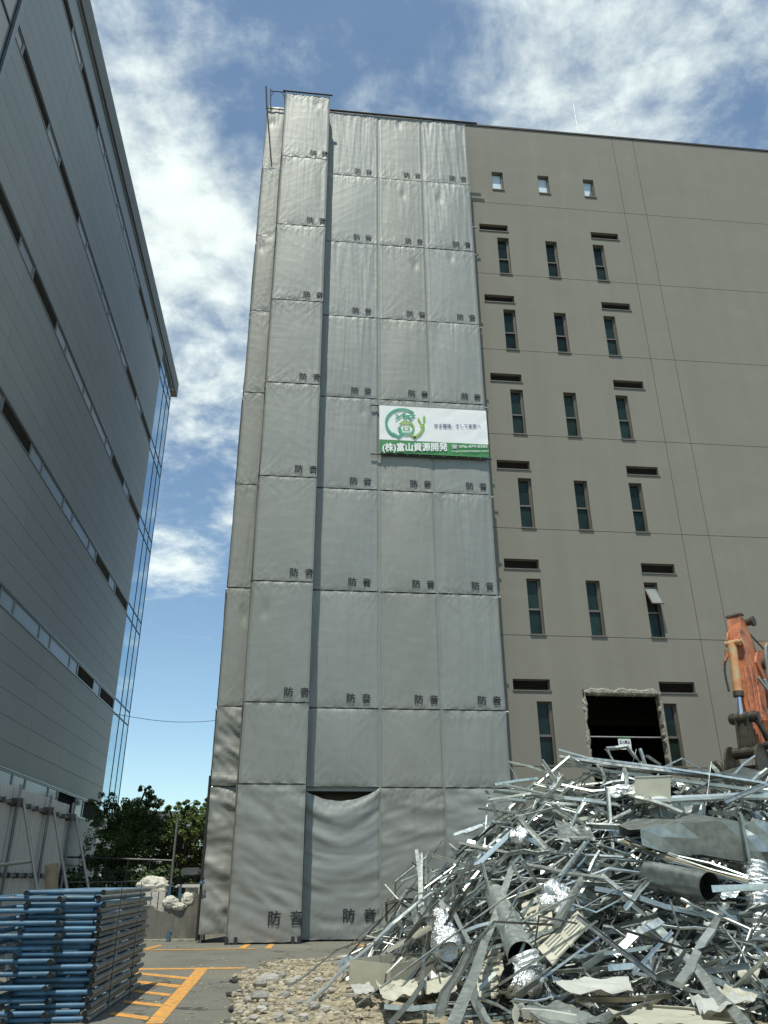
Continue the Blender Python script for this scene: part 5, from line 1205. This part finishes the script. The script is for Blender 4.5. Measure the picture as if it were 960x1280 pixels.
etube((-.30,.27,6.86), (-.30,.33,6.86), .12, 'pin', 'greasy')
cyl = etube((.24,-.06,6.28), (.42,-.06,5.12), .098, 'bucket_cylinder', 'cyl_paint', n=16)
etube((.41,-.06,5.16), (.425,-.06,5.05), .115, 'gland', 'greasy', cyl, 16)
etube((.42,-.06,5.08), (.52,-.06,4.62), .058, 'rod', 'chrome', cyl, 14)
etube((.24,-.20,6.3), (.24,.20,6.3), .075, 'pin', 'cyl_paint')
for s in (-.155, .13): eprism([(.02,6.65),(.16,6.25),(.30,6.2),(.30,6.38),(.16,6.6)], s, s+.03, 'lug', 'excavator', st_)
# linkage, coupler
etube((.55,-.30,4.56), (.55,.34,4.56), .10, 'link_pin', 'greasy', n=14)
for s in (-.27, -.12, .05, .2): etube((.55,s,4.56), (.55,s+.07,4.56), .125, 'bushing', 'greasy', n=14)
for s in (-.16, .10): eprism([(.46,4.6),(.64,4.6),(.74,3.85),(.56,3.8)], s, s+.05, 'link', 'greasy')
eprism([(.54,4.5),(.60,4.5),(.68,3.95),(.62,3.95)], -.11, .10, 'link_web', 'greasy')
MB().pipe([ep(.55,.28,4.5), ep(.45,.34,4.25), ep(.32,.36,3.95), ep(.25,.36,3.7)], .06, 8).build('side_link', 'greasy', ex)
etube((.64,-.3,3.82), (.64,.3,3.82), .12, 'coupler_pin', 'greasy', n=14)
for s in (-.40, .26):
    c = [(.66+.36*math.cos(6.283*k/18), 3.52+.46*math.sin(6.283*k/18)) for k in range(18)]; eprism(c, s, s+.05, 'coupler_plate', 'greasy')
etube((.9,-.34,3.40), (.9,.26,3.40), .05, 'cross_pin', 'greasy')
eprism([(.3,3.6),(.95,3.35),(1.0,2.3),(.6,1.8),(.1,2.5)], -.34, .255, 'grapple_body', 'rubber')
etube((.45,.30,3.95), (.45,.46,3.95), .085, 'pin', 'rubber'); etube((.5,.30,3.3), (.5,.45,3.3), .10, 'pin', 'greasy')
eprism([(-.24,4.2),(.0,4.15),(.02,4.55),(-.24,4.6)], SW+.013, SW+.16, 'valve_block', 'rust')
# hoses and pipes
def ehose(pts, r, mat, name='hose', parent=ex):
    p_ = [ep(*q) for q in pts]
    for _ in range(2):
        o = [p_[0]]
        for a, c in zip(p_, p_[1:]): o += [a.lerp(c,.25), a.lerp(c,.75)]
        p_ = o+[p_[-1]]
    return MB().pipe(p_, r, 8).build(name, mat, parent, smooth=True)
ehose([(-.45,.30,4.6),(-.45,.33,5.1),(-.42,.36,6.0),(-.52,.40,6.35),(-.7,.40,6.3),(-.75,.42,5.7),(-.70,.45,5.0),(-.5,.45,4.72),(-.2,.42,5.0),(-.1,.36,5.45)], .038, 'hose_grey')
ehose([(-.95,.30,6.25),(-.85,.40,6.38),(-.72,.44,6.3),(-.70,.48,5.6),(-.62,.5,4.85),(-.4,.48,4.75),(-.15,.40,5.15),(-.02,.26,5.5)], .038, 'hose_grey')
ehose([(.62,-.42,3.0),(.70,-.60,3.55),(.66,-.72,3.7),(.55,-.9,3.6),(.5,-.98,3.1),(.5,-1.0,2.4)], .065, 'hose')
ehose([(-.1,.30,4.3),(-.05,.42,4.0),(.0,.52,3.5),(-.02,.75,2.9),(-.1,.95,2.2)], .05, 'hose')
ehose([(.40,-.22,5.9),(.42,-.28,5.65),(.42,-.26,5.2)], .025, 'hose')
etube((.33,-.19,6.0), (.36,-.30,5.82), .035, 'pipe_elbow', 'excavator'); etube((.33,-.19,6.15), (.33,-.19,5.98), .04, 'pipe_elbow', 'excavator')
for s, u in ((.03,.20),(.14,.16)):
    etube((u+.02,s+.08,5.75), (u+.16,s+.08,4.3), .02, 'hard_pipe', 'excavator', st_, 8)
etube((.20,.09,5.6), (.27,.09,4.95), .028, 'hard_pipe', 'cyl_paint', st_, 8)
etube((-.1,.20,5.6), (.05,.20,4.6), .022, 'hard_pipe', 'excavator', st_, 8)
etube((-.30,.0,6.86), (-1.6,.0,6.35), .02, 'arm_rod', 'dark_pipe')
# boom, arm cylinder, upper works and tracks stand to the right, outside the picture
eprism([(-.45,6.2),(-.25,5.9),(-.55,5.45),(-1.2,5.0),(-1.9,5.3),(-3.4,5.6),(-5.2,3.4),(-6.0,2.2),(-6.4,2.4),(-5.7,4.4),(-3.9,6.6),(-1.6,6.25),(-.9,6.3)], -.21, .21, 'boom', 'excavator')
etube((-.6,-.26,5.9), (-.6,.28,5.9), .12, 'boom_pin', 'greasy'); etube((-.9,.22,6.05), (-.9,.36,6.05), .12, 'boss', 'greasy')
etube((-1.5,0,6.55), (-3.6,0,6.75), .11, 'arm_cylinder', 'cyl_paint')
etube((-5.6,.33,1.8), (-3.6,.33,5.3), .10, 'boom_cylinder', 'cyl_paint')
eprism([(-5.2,1.1),(-9.6,1.1),(-9.8,2.5),(-7.4,2.6),(-5.2,2.0)], -1.3, 1.3, 'upper_works', 'excavator')
eprism([(-5.3,1.15),(-7.1,1.15),(-7.1,3.2),(-5.9,3.2),(-5.3,2.2)], -1.31, -.35, 'cab', 'excavator')
for s in (-1.45, .9): eprism([(-5.4,.0),(-9.0,.0),(-9.4,.45),(-9.0,.92),(-5.4,.92),(-5.0,.45)], s, s+.55, 'track', 'rubber')
etube((-7.2,0,.5), (-7.2,0,1.1), .7, 'slew_ring', 'greasy')
